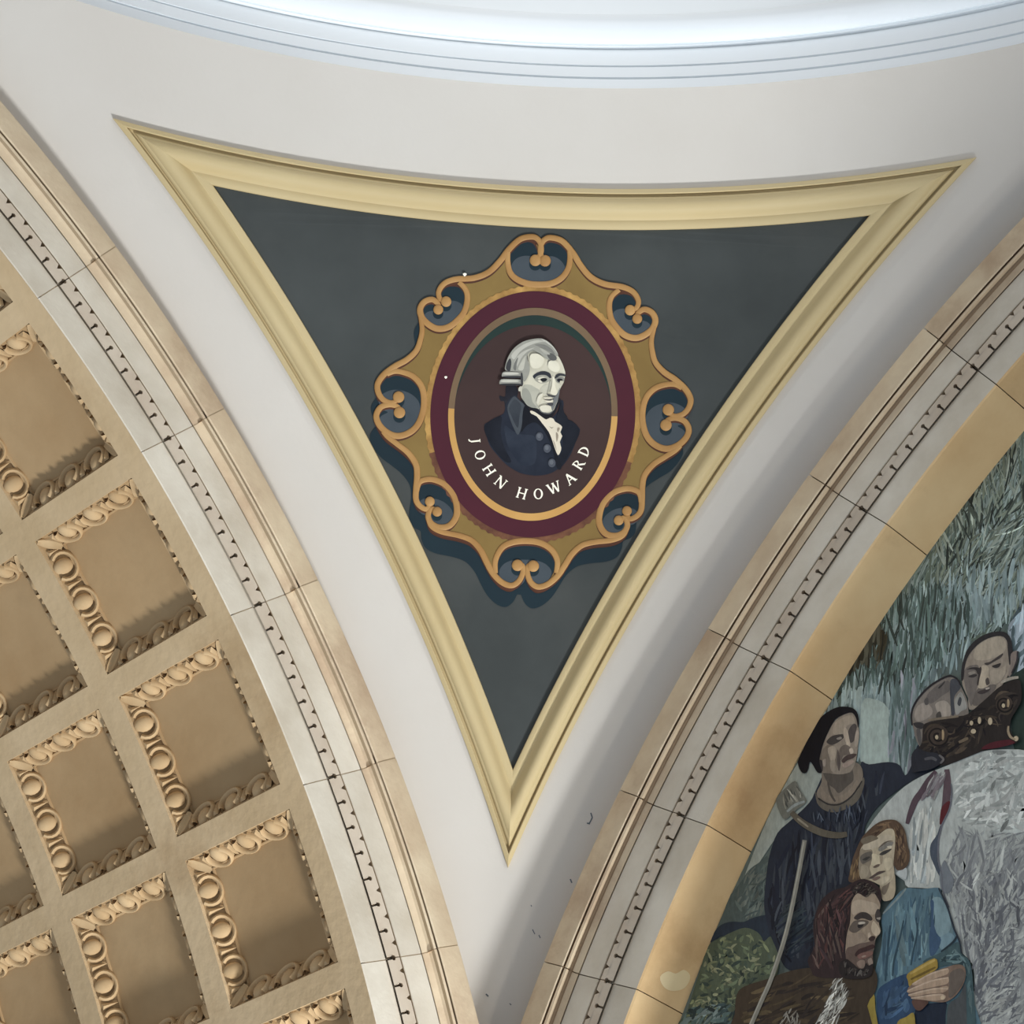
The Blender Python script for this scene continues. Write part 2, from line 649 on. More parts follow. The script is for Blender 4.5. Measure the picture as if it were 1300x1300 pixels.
def fill_mesh(name, loops, to3d, material, parent, maxlen=None):
    vs = [[Vector((p[0], p[1], 0)) for p in L] for L in loops]
    flat = [p for L in vs for p in L]
    tris = tessellate_polygon(vs)
    bm = bmesh.new()
    bv = [bm.verts.new(p) for p in flat]
    for t in tris:
        try:
            bm.faces.new([bv[k] for k in t])
        except ValueError:
            pass
    bmesh.ops.recalc_face_normals(bm, faces=bm.faces)
    if maxlen:
        for _ in range(8):
            es = [e for e in bm.edges if e.calc_length() > maxlen]
            if not es:
                break
            bmesh.ops.subdivide_edges(bm, edges=es, cuts=1)
            bmesh.ops.triangulate(bm, faces=[f for f in bm.faces if len(f.verts) > 3])
    for v in bm.verts:
        v.co = Vector(to3d(v.co.x, v.co.y)) * S
    me = bpy.data.meshes.new(name)
    bm.to_mesh(me)
    bm.free()
    me.materials.append(material)
    me.polygons.foreach_set('use_smooth', [True] * len(me.polygons))
    return link(name, me, parent)


def paint(name, pts, h, material, parent, closed_spline=False, n=4, holes=()):
    L = spline(pts, True, n) if closed_spline else pts
    return fill_mesh(name, [L] + [list(q) for q in holes], lambda u, v: sp(u, v, h), material, parent, 0.012)


def ribbon(mbq, path, width, h0, rise, taper=0.0):
    """rounded raised line along a path"""
    n = len(path)
    rows = []
    for i, (u, v) in enumerate(path):
        a, b = path[max(0, i - 1)], path[min(n - 1, i + 1)]
        dx, dy = b[0] - a[0], b[1] - a[1]
        l = math.hypot(dx, dy) or 1
        nx, ny = -dy / l, dx / l
        wd = width * (1 - taper * abs(2 * i / (n - 1) - 1) ** 2)
        rows.append([sp(u + nx * wd * s, v + ny * wd * s, h0 + rise * q) for s, q in
                     ((-1, -0.6), (-0.92, 0.25), (-0.6, 0.8), (0, 1), (0.6, 0.8), (0.92, 0.25), (1, -0.6))])
    mbq.grid(rows)


# field of the panel, slightly sunk inside the frame
top, left, right = fr_line(1.0, 60)
ring_ = [p.normalized() for p in top + right[1:] + left[::-1][1:-1]]
fill_mesh('panel_field', [[(p.dot(EU) / p.dot(CC), p.dot(EV) / p.dot(CC)) for p in ring_]], lambda u, v: sp(u, v, 0.0007), M['panel'], tP, 0.03)

P2 = {
    'ochre': mat('painted ochre', rgb(134, 110, 62), rgb(122, 98, 54), scale=2.5, rough=0.6),
    'gold': mat('painted gold line', rgb(178, 138, 86), rgb(160, 119, 70), scale=4, rough=0.5),
    'brown': mat('painted umber', rgb(84, 50, 34), rgb(74, 44, 32), scale=3, rough=0.7),
    'slate': mat('painted slate ground', rgb(70, 78, 84), rgb(60, 68, 74), scale=3, rough=0.7),
    'teal': mat('painted deep teal', rgb(26, 44, 52), rgb(22, 38, 46), scale=2, rough=0.7),
    'wine': mat('painted wine red', rgb(66, 25, 38), rgb(76, 30, 41), scale=1.2, rough=0.6),
    'ring_dull': mat('painted dull bronze', rgb(120, 98, 74), rgb(108, 88, 66), scale=3, rough=0.6),
    'ring_gold': mat('painted bright gold', rgb(200, 156, 92), rgb(188, 144, 82), scale=3, rough=0.5),
    'field': mat('painted dark brown field', rgb(66, 48, 45), rgb(58, 42, 40), scale=1.5, rough=0.7),
    'green': mat('painted bottle green', rgb(34, 54, 48), rgb(30, 46, 44), scale=3, rough=0.7),
    'rope': mat('painted light rope', rgb(190, 150, 86), rgb(140, 104, 56), scale=9, rough=0.6),
    'rope_dark': mat('painted umber rope', rgb(124, 84, 60), rgb(84, 52, 40), scale=9, rough=0.7),
    'letter': mat('painted cream lettering', rgb(250, 244, 224), rough=0.5),
}

tM = thing('painted_medallion', 'oval gilt and wine red scrollwork medallion with a portrait, painted on the dark triangular panel',
           'medallion', (0.83, 0.83, 0.86))

SIL = [(685, 319), (688, 307), (699, 302), (714, 306), (727, 321), (737, 337), (750, 352), (768, 361), (790, 364.5), (804, 371), (810.5, 382),
       (809, 391), (813, 395), (820, 392.5), (828, 397), (832, 408), (830, 420), (827, 434), (828, 448), (832, 460), (843, 472.5), (857, 482),
       (870, 494), (877, 507), (875, 518), (868, 526), (861, 529.5), (870, 534.5), (875, 546), (870, 558), (858.6, 571), (844, 580),
       (829.5, 590), (818.5, 603), (815, 618), (815.6, 634.6), (814, 648.5), (807.7, 656), (799, 660), (797, 669), (791, 680), (777, 686),
       (755, 688.5), (738.5, 693), (726, 704), (717, 718), (707.7, 731.5), (695.4, 742), (683, 745.5), (674, 739), (669, 728)]
HOLES = {
    'N': [(684, 322), (681, 311), (675, 303), (662, 302), (650, 310), (644, 325), (645, 339), (653, 352), (668, 360), (684, 361.5),
          (700, 360), (714, 352), (722, 340), (724, 326), (717, 310), (706, 302), (694, 304), (687, 311)],
    'NE': [(809, 393), (810, 383), (803, 371.5), (791, 368), (780, 371.5), (774.5, 381), (774, 394), (780, 411), (793, 425.5), (809, 429),
           (825, 421), (831.5, 409), (828, 398), (820, 393)],
    'E': [(862, 529), (870, 525), (876, 514), (876, 503), (868, 493.5), (857, 488), (846, 488), (832, 493), (821, 504), (816, 520), (816, 537),
          (821, 553.5), (831, 564.6), (845, 570), (858.6, 566.7), (869.7, 558), (874.5, 546.6), (870, 536)],
    'SE': [(797, 659.5), (807, 656), (814, 647), (815, 634), (808, 623.5), (794, 620.8), (778.5, 626), (766, 639), (761, 654.6), (761.5, 667),
           (769, 677.7), (781.5, 680.5), (792, 676), (796, 668)],
    'S': [(668, 728), (671, 737), (681, 744.5), (693, 740), (702, 729), (706.5, 712), (699, 697), (686, 689), (668, 687), (650, 688.5),
          (637, 696), (629, 711.5), (631, 728.5), (640, 741), (652, 745), (661.5, 740.5), (666, 733)],
}
AX = 0.0012          # the motif sits a hair right of the middle of the panel


def mir(L):
    return [(2 * AX - u, v) for u, v in L]


half = [uv(*p) for p in SIL]
sil = spline(half, False, 4)
outline = sil + mir(sil)[::-1]
holes = {}
for k in HOLES:
    L = spline([uv(*p) for p in HOLES[k]], True, 4)
    if k in 'NS':
        L = [(u, v) for u, v in L]
    holes[k] = L
holes['NW'], holes['W'], holes['SW'] = (mir(holes[k]) for k in ('NE', 'E', 'SE'))


def shrink(L, d):
    cx, cy = sum(p[0] for p in L) / len(L), sum(p[1] for p in L) / len(L)
    out = []
    for u, v in L:
        r = math.hypot(u - cx, v - cy)
        out.append((cx + (u - cx) * (r - d) / r, cy + (v - cy) * (r - d) / r))
    return out


def shift(L, du, dv):
    return [(u + du, v + dv) for u, v in L]


def squash(L, d):
    """the same opening with its upper edge lowered by d"""
    lo, hi = min(p[1] for p in L), max(p[1] for p in L)
    um = sum(p[0] for p in L) / len(L)
    k = 1 - d / (hi - lo)
    return [(um + (u - um) * (1 - 0.35 * d / (hi - lo)), lo + (v - lo) * k) for u, v in L]


H0 = 0.0012
# trompe l'oeil cast shadow painted in teal, painted edge thickness, then the ochre body with its painted openings
fill_mesh('painted_shadow', [shift(outline, -0.0026, -0.0115)], lambda u, v: sp(u, v, H0), P2['teal'], tM, 0.012)
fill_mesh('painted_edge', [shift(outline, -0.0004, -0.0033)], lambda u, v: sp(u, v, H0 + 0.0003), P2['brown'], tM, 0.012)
bodyo = fill_mesh('scroll_body', [outline], lambda u, v: sp(u, v, H0 + 0.0006), P2['ochre'], tM, 0.012)
for k in holes:
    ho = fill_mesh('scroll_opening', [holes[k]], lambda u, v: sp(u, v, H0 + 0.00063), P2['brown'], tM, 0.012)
    fill_mesh('painted_shadow', [squash(holes[k], 0.0024)], lambda u, v: sp(u, v, H0 + 0.00066), P2['teal'], ho, 0.012)  # trompe l'oeil shadow painted under the opening's upper edge
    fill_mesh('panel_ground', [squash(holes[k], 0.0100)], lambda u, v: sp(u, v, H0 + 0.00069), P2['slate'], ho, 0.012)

# gold lines
LINES = {
    'N': [(692, 331), (686, 322), (687, 311), (692, 304), (700, 302), (714, 306.5), (727, 321), (737, 337), (750, 352), (768, 361), (790, 364.5),
          (804, 371), (810.5, 382), (808, 391), (800, 394)],
    'NU': [(645, 320), (644.5, 332), (647, 345), (655, 354), (669, 360), (684, 361.6), (700, 360), (713, 353), (721, 342), (723.5, 330), (723, 318)],
    'NE': [(786, 368), (777, 376), (773.5, 387), (775, 402), (781, 413.5), (794, 426), (810, 429), (826, 420), (832, 408), (828, 397.5),
           (818, 393), (810, 398), (809, 405)],
    'NEL': [(831, 414), (827, 432), (828, 446), (832, 460), (843, 472.5), (857, 482), (870, 494), (876.6, 506.5), (874.6, 517.5), (867, 526),
            (856, 528.4), (848, 522)],
    'E': [(866, 493), (857, 488.5), (846, 488.5), (832, 493), (821, 504), (816, 520), (816, 537), (821, 553.5), (831, 564.6), (845, 570),
          (858.6, 566.7), (869.7, 557.7), (874.5, 546.6), (869.7, 535.5), (858.6, 531.2), (849, 532.8), (845, 538)],
    'EL': [(864, 566), (857, 572.5), (844, 580.5), (829.5, 590), (818.5, 603.4), (815.4, 618), (815, 634), (813.8, 648), (807.7, 656),
           (798.5, 659), (796, 650)],
    'SE': [(814, 638), (812, 627), (805, 622), (793.8, 620.8), (778.5, 626), (766, 639), (760.8, 654.6), (761.5, 667), (769, 677.7),
           (781.5, 680.5), (792, 676), (796.5, 667), (793.5, 658), (786, 660)],
    'SEL': [(797, 668), (791, 680), (777, 686), (755, 688.5), (738.5, 693), (726, 704), (717, 718), (707.7, 731.5), (695.4, 742), (683, 745.4),
            (674, 739.5), (669.5, 728), (671, 718.5), (677, 719)],
    'SU': [(706, 728), (707.5, 712), (700, 698), (686, 689.5), (668, 687), (650, 689), (637, 696), (629, 711.5), (629, 728)],
}
BALLS = {'N': (692, 331.3, 7.4), 'NE': (800, 394, 6.8), 'NE2': (809, 405, 6.4), 'E': (848.5, 520.5, 7.4), 'E2': (845.5, 540, 7.4),
         'SE': (796, 649, 6.3), 'SE2': (785.5, 661, 6.3), 'S': (677, 719, 7.4)}
PXU = 0.000418


def mline(k):
    L = spline([uv(*p) for p in LINES[k]], False, 6)
    if k in ('NU', 'SU'):
        return [L]
    return [L, mir(L)]


for k in LINES:
    for L in mline(k):
        mbr = MB()
        ribbon(mbr, L, 0.00175 if k not in ('NEL', 'EL', 'SEL', 'N') else 0.00165, H0 + 0.0009, 0.0006, 0.25)
        g = mbr.build('gilt_scroll', P2['gold'], tM, sharp=None)
        # the umber line painted along its lower side
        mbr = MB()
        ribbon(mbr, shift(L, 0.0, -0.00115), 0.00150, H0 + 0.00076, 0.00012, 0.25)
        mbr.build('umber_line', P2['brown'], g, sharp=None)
for k in BALLS:
    px, py, pr = BALLS[k]
    u0, v0 = uv(px, py)
    for uu in (u0, 2 * AX - u0):
        mbb = MB()
        rr2 = pr * PXU
        for dv, r2, rise, nm in ((0, rr2, 0.0016, 'ball'),):
            rows = []
            for i in range(9):
                a = math.pi / 2 * i / 8
                rows.append([sp(uu + r2 * math.sin(a) * math.cos(b), v0 + r2 * math.sin(a) * math.sin(b), H0 + 0.0012 + rise * math.cos(a) - (0.001 if i == 8 else 0))
                             for b in [2 * math.pi * q / 20 for q in range(20)]])
            mbb.grid(rows, close_v=True)
        bo = mbb.build('scroll_ball', P2['gold'], tM, sharp=None)
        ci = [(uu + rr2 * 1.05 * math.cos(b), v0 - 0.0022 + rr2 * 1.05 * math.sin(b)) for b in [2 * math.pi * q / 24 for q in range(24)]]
        fill_mesh('painted_shadow', [ci], lambda u, v: sp(u, v, H0 + 0.00072), P2['teal'], bo)  # teal shadow of the ball, painted as decoration

# oval bands
EC = (AX, -0.0006)


def oval(a, b, n=120, dv=0.0, t0=0.0, t1=2 * math.pi):
    return [(EC[0] + a * math.cos(t0 + (t1 - t0) * k / n), EC[1] + dv + b * math.sin(t0 + (t1 - t0) * k / n)) for k in range(n if t1 - t0 > 6.2 else n + 1)]


def band(name, a0, b0, a1, b1, h, material, t0=0.0, t1=2 * math.pi, n=120, wav=0.0, wn=0):
    mbb = MB()
    rows = []
    for k in range(n + 1):
        t = t0 + (t1 - t0) * k / n
        f = 1 + wav * math.sin(wn * t)
        rows.append([sp(EC[0] + (a0 + (a1 * f - a0) * q) * math.cos(t), EC[1] + (b0 + (b1 * f - b0) * q) * math.sin(t), h) for q in (0, .5, 1)])
    mbb.grid(rows)
    return mbb.build(name, material, tM, sharp=None)


band('rope_border', 0.0525, 0.0640, 0.0570, 0.0682, H0 + 0.0009, P2['rope'], math.radians(-20), math.radians(200), 200, 0.006, 90)
band('rope_border', 0.0525, 0.0640, 0.0570, 0.0682, H0 + 0.0009, P2['rope_dark'], math.radians(200), math.radians(340), 160, 0.006, 90)
band('wine_band', 0.0440, 0.0560, 0.0541, 0.0652, H0 + 0.0012, P2['wine'])
band('oval_ring', 0.0415, 0.0525, 0.0447, 0.0564, H0 + 0.0015, P2['ring_dull'], math.radians(1), math.radians(179))
band('oval_ring', 0.0415, 0.0525, 0.0447, 0.0564, H0 + 0.0015, P2['ring_gold'], math.radians(179), math.radians(361))
pf = paint('portrait_field', oval(0.0425, 0.0536), H0 + 0.0013, P2['green'], tM)  # green left showing at the top is the ring's painted shadow
paint('oval_ground', oval(0.0418, 0.0502, dv=-0.0028), H0 + 0.0014, P2['field'], pf)

# ---- portrait
LAY = [H0 + 0.0016]
PT = {}


def tone(r, g, b):
    k = (r, g, b)
    if k not in PT:
        PT[k] = mat('portrait paint', rgb(r, g, b), rgb(max(0, r - 14), max(0, g - 14), max(0, b - 13)), scale=7, rough=0.6)
    return PT[k]


def port(name, pts, col, parent, smooth=True, n=3):
    LAY[0] += 0.00005
    L = [uv(600 + x / 8.125, 420 + y / 8.125) for x, y in pts]
    h = LAY[0]
    if smooth:
        L = spline(L, True, n)
    return fill_mesh(name, [L], lambda u, v: sp(u, v, h), tone(*col), parent, 0.012)


def dn(pts):          # lower crop, 80 pixels further down
    return [(x, y + 650) for x, y in pts]


bust = thing  # (names below are parts of the medallion)
tail = port('hair_ribbon', [(275, 670), (335, 680), (345, 575), (430, 560), (470, 620), (450, 700), (400, 720), (340, 800), (325, 730), (290, 728)],
            (34, 34, 42), tM)
coat = port('coat', dn([(118, 330), (160, 295), (230, 250), (320, 205), (345, 110), (400, 40), (440, 20), (480, 60), (520, 120), (600, 180),
                        (700, 250), (800, 260), (880, 180), (905, 80), (930, 70), (940, 110), (935, 200), (985, 265), (1060, 320), (1110, 372),
                        (1085, 440), (1050, 540), (1000, 650), (930, 745), (880, 780), (800, 825), (700, 845), (600, 843), (480, 815), (350, 735),
                        (250, 630), (180, 540), (140, 430)]), (36, 42, 54), tM)
port('coat_shade', dn([(120, 335), (230, 255), (300, 240), (290, 400), (330, 560), (400, 700), (330, 700), (220, 580), (150, 460)]), (24, 28, 38), coat)
port('coat_shade', dn([(985, 270), (1105, 372), (1050, 530), (960, 690), (910, 760), (890, 660), (930, 580), (930, 430)]), (23, 27, 37), coat)
port('coat_light', dn([(330, 330), (420, 390), (520, 420), (640, 440), (660, 560), (640, 720), (520, 740), (420, 640), (350, 500)]), (43, 50, 62), coat)
port('coat_collar', dn([(358, 150), (390, 70), (430, 30), (470, 60), (540, 130), (515, 220), (510, 320), (490, 390), (465, 425), (430, 370), (385, 260)]),
     (74, 79, 84), coat)
port('coat_collar', dn([(375, 150), (430, 60), (500, 120), (485, 230), (470, 350), (440, 320), (395, 220)]), (58, 63, 69), coat)
port('coat_shade', dn([(545, 125), (600, 180), (690, 260), (760, 350), (800, 430), (870, 620), (920, 760), (870, 770), (820, 560), (740, 390),
                       (650, 300), (560, 330), (500, 400), (515, 280), (520, 180)]), (20, 23, 32), coat)
neck = port('neckcloth', dn([(490, 60), (560, 140), (620, 175), (700, 235), (780, 265), (840, 215), (890, 110), (910, 60), (860, 60), (760, 180), (640, 130)]),
            (34, 34, 40), tM)
crav = port('cravat', dn([(593, 180), (620, 180), (665, 205), (720, 245), (760, 268), (800, 250), (835, 262), (850, 290), (885, 310), (925, 345), (905, 400),
                          (925, 440), (900, 500), (915, 560), (905, 605), (880, 637), (850, 570), (820, 480), (785, 395), (720, 310), (660, 235), (605, 208)]),
            (222, 212, 190), tM, True, 2)
for q in ([(790, 338), (815, 350), (835, 345), (815, 362)], [(860, 400), (885, 430), (870, 500), (862, 470)], [(830, 480), (850, 520), (868, 590), (840, 520)],
          [(880, 350), (900, 360), (880, 400), (872, 375)]):
    port('cravat_fold', dn(q), (160, 148, 130), crav)
port('coat_lapel', dn([(860, 280), (890, 170), (920, 90), (945, 200), (985, 262), (960, 380), (925, 450), (925, 345), (885, 310)]), (30, 34, 43), coat)
for bx, by in ((690, 445), (770, 568), (818, 718)):
    port('coat_button', dn([(bx + 38 * math.cos(a), by + 44 * math.sin(a)) for a in [2 * math.pi * k / 12 for k in range(12)]]), (84, 88, 96), coat)
    port('button_light', dn([(bx - 4 + 20 * math.cos(a), by - 8 + 24 * math.sin(a)) for a in [2 * math.pi * k / 10 for k in range(10)]]), (100, 104, 110), coat)

face = port('face', [(570, 250), (620, 215), (690, 232), (750, 280), (810, 300), (850, 270), (880, 262), (920, 330), (945, 395), (957, 445), (950, 490),
                     (938, 540), (905, 600), (893, 650), (880, 720), (855, 780), (830, 832), (780, 857), (720, 848), (672, 806), (600, 792), (545, 745),
                     (505, 690), (495, 610), (520, 560), (520, 500), (570, 430), (580, 360)], (212, 207, 186), tM)
for pts, col in (
        ([(520, 570), (590, 560), (650, 590), (690, 620), (690, 680), (660, 745), (690, 795), (640, 800), (575, 780), (535, 735), (508, 680)], (182, 180, 164)),
        ([(515, 610), (560, 600), (600, 660), (620, 740), (660, 795), (600, 790), (545, 745), (508, 690)], (156, 156, 144)),
        ([(900, 590), (880, 640), (850, 680), (830, 700), (832, 740), (805, 770), (812, 800), (826, 830), (852, 780), (880, 715), (895, 650)], (122, 124, 122)),
        ([(690, 800), (740, 842), (790, 850), (835, 825), (800, 862), (740, 860), (690, 830)], (104, 106, 104)),
        ([(690, 620), (740, 560), (800, 560), (800, 620), (760, 660), (720, 650)], (196, 192, 174)),
        ([(640, 495), (690, 462), (760, 462), (806, 500), (770, 535), (700, 545), (650, 520)], (164, 162, 148)),
        ([(858, 500), (890, 480), (940, 485), (945, 520), (905, 545), (868, 535)], (150, 149, 140)),
        ([(622, 476), (650, 446), (700, 425), (750, 422), (800, 445), (813, 486), (795, 492), (760, 464), (700, 460), (655, 478), (640, 500)], (52, 54, 60)),
        ([(848, 498), (862, 460), (900, 444), (957, 455), (955, 474), (905, 468), (872, 486)], (56, 58, 62)),
        ([(672, 495), (720, 478), (760, 488), (735, 490), (690, 506)], (222, 216, 196)),
        ([(672, 520), (700, 512), (720, 535), (700, 540)], (222, 216, 196)),
        ([(698, 508), (718, 494), (752, 494), (770, 506), (752, 526), (722, 530)], (30, 30, 36)),
        ([(870, 512), (892, 498), (930, 506), (916, 526), (890, 534)], (34, 34, 40)),
        ([(905, 520), (940, 530), (925, 560), (900, 560)], (200, 194, 174)),
        ([(825, 470), (848, 500), (852, 570), (872, 640), (858, 668), (820, 664), (800, 640), (815, 590), (822, 530)], (228, 222, 200)),
        ([(800, 520), (818, 530), (806, 600), (770, 650), (785, 590)], (176, 173, 157)),
        ([(764, 650), (790, 664), (850, 672), (868, 668), (840, 690), (800, 684), (776, 672)], (70, 70, 72)),
        ([(735, 690), (790, 686), (820, 690), (822, 708), (770, 712), (740, 706)], (206, 200, 180)),
        ([(722, 706), (770, 714), (835, 706), (820, 722), (770, 724)], (46, 44, 48)),
        ([(740, 722), (800, 726), (826, 716), (818, 745), (780, 748)], (222, 214, 194)),
        ([(770, 752), (822, 746), (832, 770), (800, 782), (780, 768)], (76, 76, 78)),
        ([(690, 790), (740, 772), (800, 780), (810, 806), (780, 842), (730, 845), (700, 822)], (218, 212, 192)),
        ([(662, 745), (668, 700), (690, 665), (725, 650), (712, 690), (690, 740), (672, 756)], (220, 215, 196)),
        ([(472, 618), (482, 585), (508, 578), (506, 620), (486, 630)], (206, 202, 184)),
        ([(600, 250), (680, 245), (740, 300), (700, 380), (620, 390), (590, 330)], (224, 219, 198)),
        ([(790, 320), (860, 310), (900, 380), (880, 430), (820, 420), (780, 380)], (222, 217, 196))):
    port('face_shade', pts, col, face)
wig = port('wig', [(340, 412), (345, 340), (375, 260), (430, 182), (520, 118), (620, 90), (700, 84), (760, 104), (820, 150), (862, 205), (884, 262), (850, 268),
                   (872, 290), (850, 312), (800, 306), (745, 284), (690, 238), (630, 212), (580, 238), (562, 290), (588, 360), (588, 430), (560, 500), (530, 530),
                   (505, 470), (440, 428)], (158, 157, 146), tM)
for pts, col in (
        ([(345, 400), (352, 340), (385, 290), (400, 330), (392, 400), (380, 424)], (62, 62, 64)),
        ([(400, 260), (460, 190), (560, 130), (680, 100), (760, 120), (690, 122), (580, 160), (490, 220), (430, 300)], (190, 188, 176)),
        ([(430, 330), (480, 250), (560, 200), (640, 180), (560, 225), (500, 290), (460, 370)], (186, 184, 172)),
        ([(470, 400), (510, 310), (550, 260), (540, 330), (520, 410)], (188, 186, 172)),
        ([(420, 390), (440, 320), (470, 280), (455, 350), (445, 415)], (120, 120, 114)),
        ([(640, 150), (740, 150), (820, 200), (850, 250), (790, 215), (720, 180)], (132, 131, 124)),
        ([(770, 250), (820, 240), (868, 280), (850, 312), (800, 304)], (96, 95, 92)),
        ([(690, 180), (760, 210), (800, 250), (740, 240)], (176, 174, 162)),
        ([(700, 86), (770, 112), (850, 192), (880, 250), (830, 180), (760, 128)], (196, 194, 182))):
    port('hair_lock', pts, col, wig)
for y0, y1, x0, x1 in ((428, 492, 300, 514), (504, 570, 276, 512)):
    cl = port('wig_curl', [(x0, (y0 + y1) / 2 + 12), (x0 + 20, y0 + 2), (x0 + 110, y0), (x1 - 12, y0 + 6), (x1, (y0 + y1) / 2), (x1 - 18, y1 - 4), (x0 + 120, y1), (x0 + 26, y1 - 6)],
              (150, 149, 140), tM)
    port('hair_lock', [(x0 + 14, y0 + 26), (x0 + 40, y0 + 8), (x1 - 60, y0 + 10), (x1 - 40, y0 + 26), (x0 + 90, y0 + 32)], (196, 193, 180), cl)
    port('hair_lock', [(x0 + 10, y1 - 16), (x0 + 120, y1 - 20), (x1 - 20, y1 - 18), (x1 - 20, y1 - 4), (x0 + 110, y1 + 2), (x0 + 30, y1 - 4)], (54, 54, 56), cl)
port('hair_lock', [(498, 450), (516, 450), (522, 560), (500, 560)], (70, 70, 70), wig)

# ---- lettering
GL = {  # strokes (x0, y0, x1, y1, half width) in a box one unit high, and bowls
    'J': [(0.0, 1.0, 0.0, 0.12, .075), (-.16, .98, .16, .98, .035), (0.0, 0.16, -0.12, -0.06, .06), (-.12, -.06, -.26, -.05, .05)],
    'H': [(-.32, 0, -.30, 1, .08), (.32, 0, .34, 1, .08), (-.3, .5, .32, .5, .05), (-.46, .02, -.18, .02, .04), (-.45, .98, -.16, .98, .04),
          (.18, .02, .46, .02, .04), (.19, .98, .48, .98, .04)],
    'N': [(-.34, 0, -.34, 1, .05), (.36, 0, .36, 1, .05), (-.36, .98, .36, .02, .09), (-.48, .02, -.2, .02, .035), (-.5, .98, -.3, .98, .035), (.22, .98, .5, .98, .035)],
    'W': [(-.52, 1, -.24, 0, .09), (-.24, 0, .02, .92, .05), (.0, .92, .28, 0, .09), (.28, 0, .54, 1, .05), (-.66, .98, -.38, .98, .035), (.4, .98, .66, .98, .035),
          (-.12, .95, .14, .95, .035)],
    'A': [(-.36, 0, 0, 1.02, .05), (0, 1.02, .36, 0, .10), (-.22, .36, .24, .36, .04), (-.5, .02, -.24, .02, .035), (.22, .02, .52, .02, .035)],
    'R': [(-.24, 0, -.24, 1, .08), (-.02, .48, .36, 0, .08), (-.38, .02, -.1, .02, .035), (-.38, .98, -.1, .98, .035), (.26, .02, .5, .02, .035)],
    'D': [(-.28, 0, -.28, 1, .08), (-.42, .02, -.1, .02, .035), (-.42, .98, -.1, .98, .035)],
    'O': [],
}
TXT = [('J', 603, 560.5, (0.97, 0.16)), ('O', 609.6, 578, (0.93, 0.36)), ('H', 621, 597, (0.80, 0.60)), ('N', 635.6, 612.6, (0.60, 0.80)), ('H', 662.4, 626.6, (0.22, 0.97)),
       ('O', 683.4, 627.4, (-0.10, 0.99)), ('W', 703.4, 619.6, (-0.42, 0.90)), ('A', 723.4, 608, (-0.68, 0.73)), ('R', 734.5, 590, (-0.87, 0.49)), ('D', 741.8, 573, (-0.93, 0.36))]
LH = 13.2 * PXU


def letter(ch, px, py, up):
    u0, v0 = uv(px, py)
    l = math.hypot(*up)
    ux, uy = up[0] / l, up[1] / l
    mbl = MB()
    h = H0 + 0.00152

    def q(x, y):
        y -= 0.5
        return sp(u0 + LH * (x * uy + y * ux), v0 + LH * (-x * ux + y * uy), h)
    for x0, y0, x1, y1, wd in GL[ch]:
        dx, dy = x1 - x0, y1 - y0
        m_ = math.hypot(dx, dy)
        nx, ny = -dy / m_ * wd, dx / m_ * wd
        mbl.face([mbl.vert(q(x0 + nx, y0 + ny)), mbl.vert(q(x0 - nx, y0 - ny)), mbl.vert(q(x1 - nx, y1 - ny)), mbl.vert(q(x1 + nx, y1 + ny))])
    if ch == 'O':
        mbl.grid([[q((.44 + dx) * math.cos(t), .5 + (.51 + dy) * math.sin(t)) for t in [2 * math.pi * k / 28 for k in range(28)]]
                  for dx, dy in ((0, 0), (-.17, -.08))], close_v=True)
    if ch == 'D':
        mbl.grid([[q(-.28 + (.66 + dx) * math.cos(t), .5 + (.5 + dy) * math.sin(t)) for t in [-math.pi / 2 + math.pi * k / 16 for k in range(17)]]
                  for dx, dy in ((0, 0), (-.17, -.08))])
    if ch == 'R':
        mbl.grid([[q(-.22 + (.48 + dx) * math.cos(t), .74 + (.26 + dy) * math.sin(t)) for t in [-math.pi / 2 + math.pi * k / 14 for k in range(15)]]
                  for dx, dy in ((0, 0), (-.15, -.07))])
    if ch == 'A':
        pass
    return mbl.build('letter', P2['letter'], tM, sharp=None)


for t in TXT:
    letter(*t)

# two little chips in the paint
for px, py, r in ((590, 349, 2.2), (566, 479.5, 1.7)):
    u0, v0 = uv(px, py)
    paint('paint_chip', [(u0 + r * PXU * math.cos(a) * (1 + .3 * math.sin(3 * a)), v0 + r * PXU * math.sin(a)) for a in [2 * math.pi * k / 12 for k in range(12)]],
          H0 + 0.0016, P2['letter'], tM)

# ------------------------------------------------------------------ mural in the right arch
XM = 1.048
MURAL_LAYER = [0]


def wall_pt(px, py):
    d = ray_dir(px, py)
    t = (XM - CAM.x) / d.x
    p = CAM + d * t
    return (p.y, p.z)


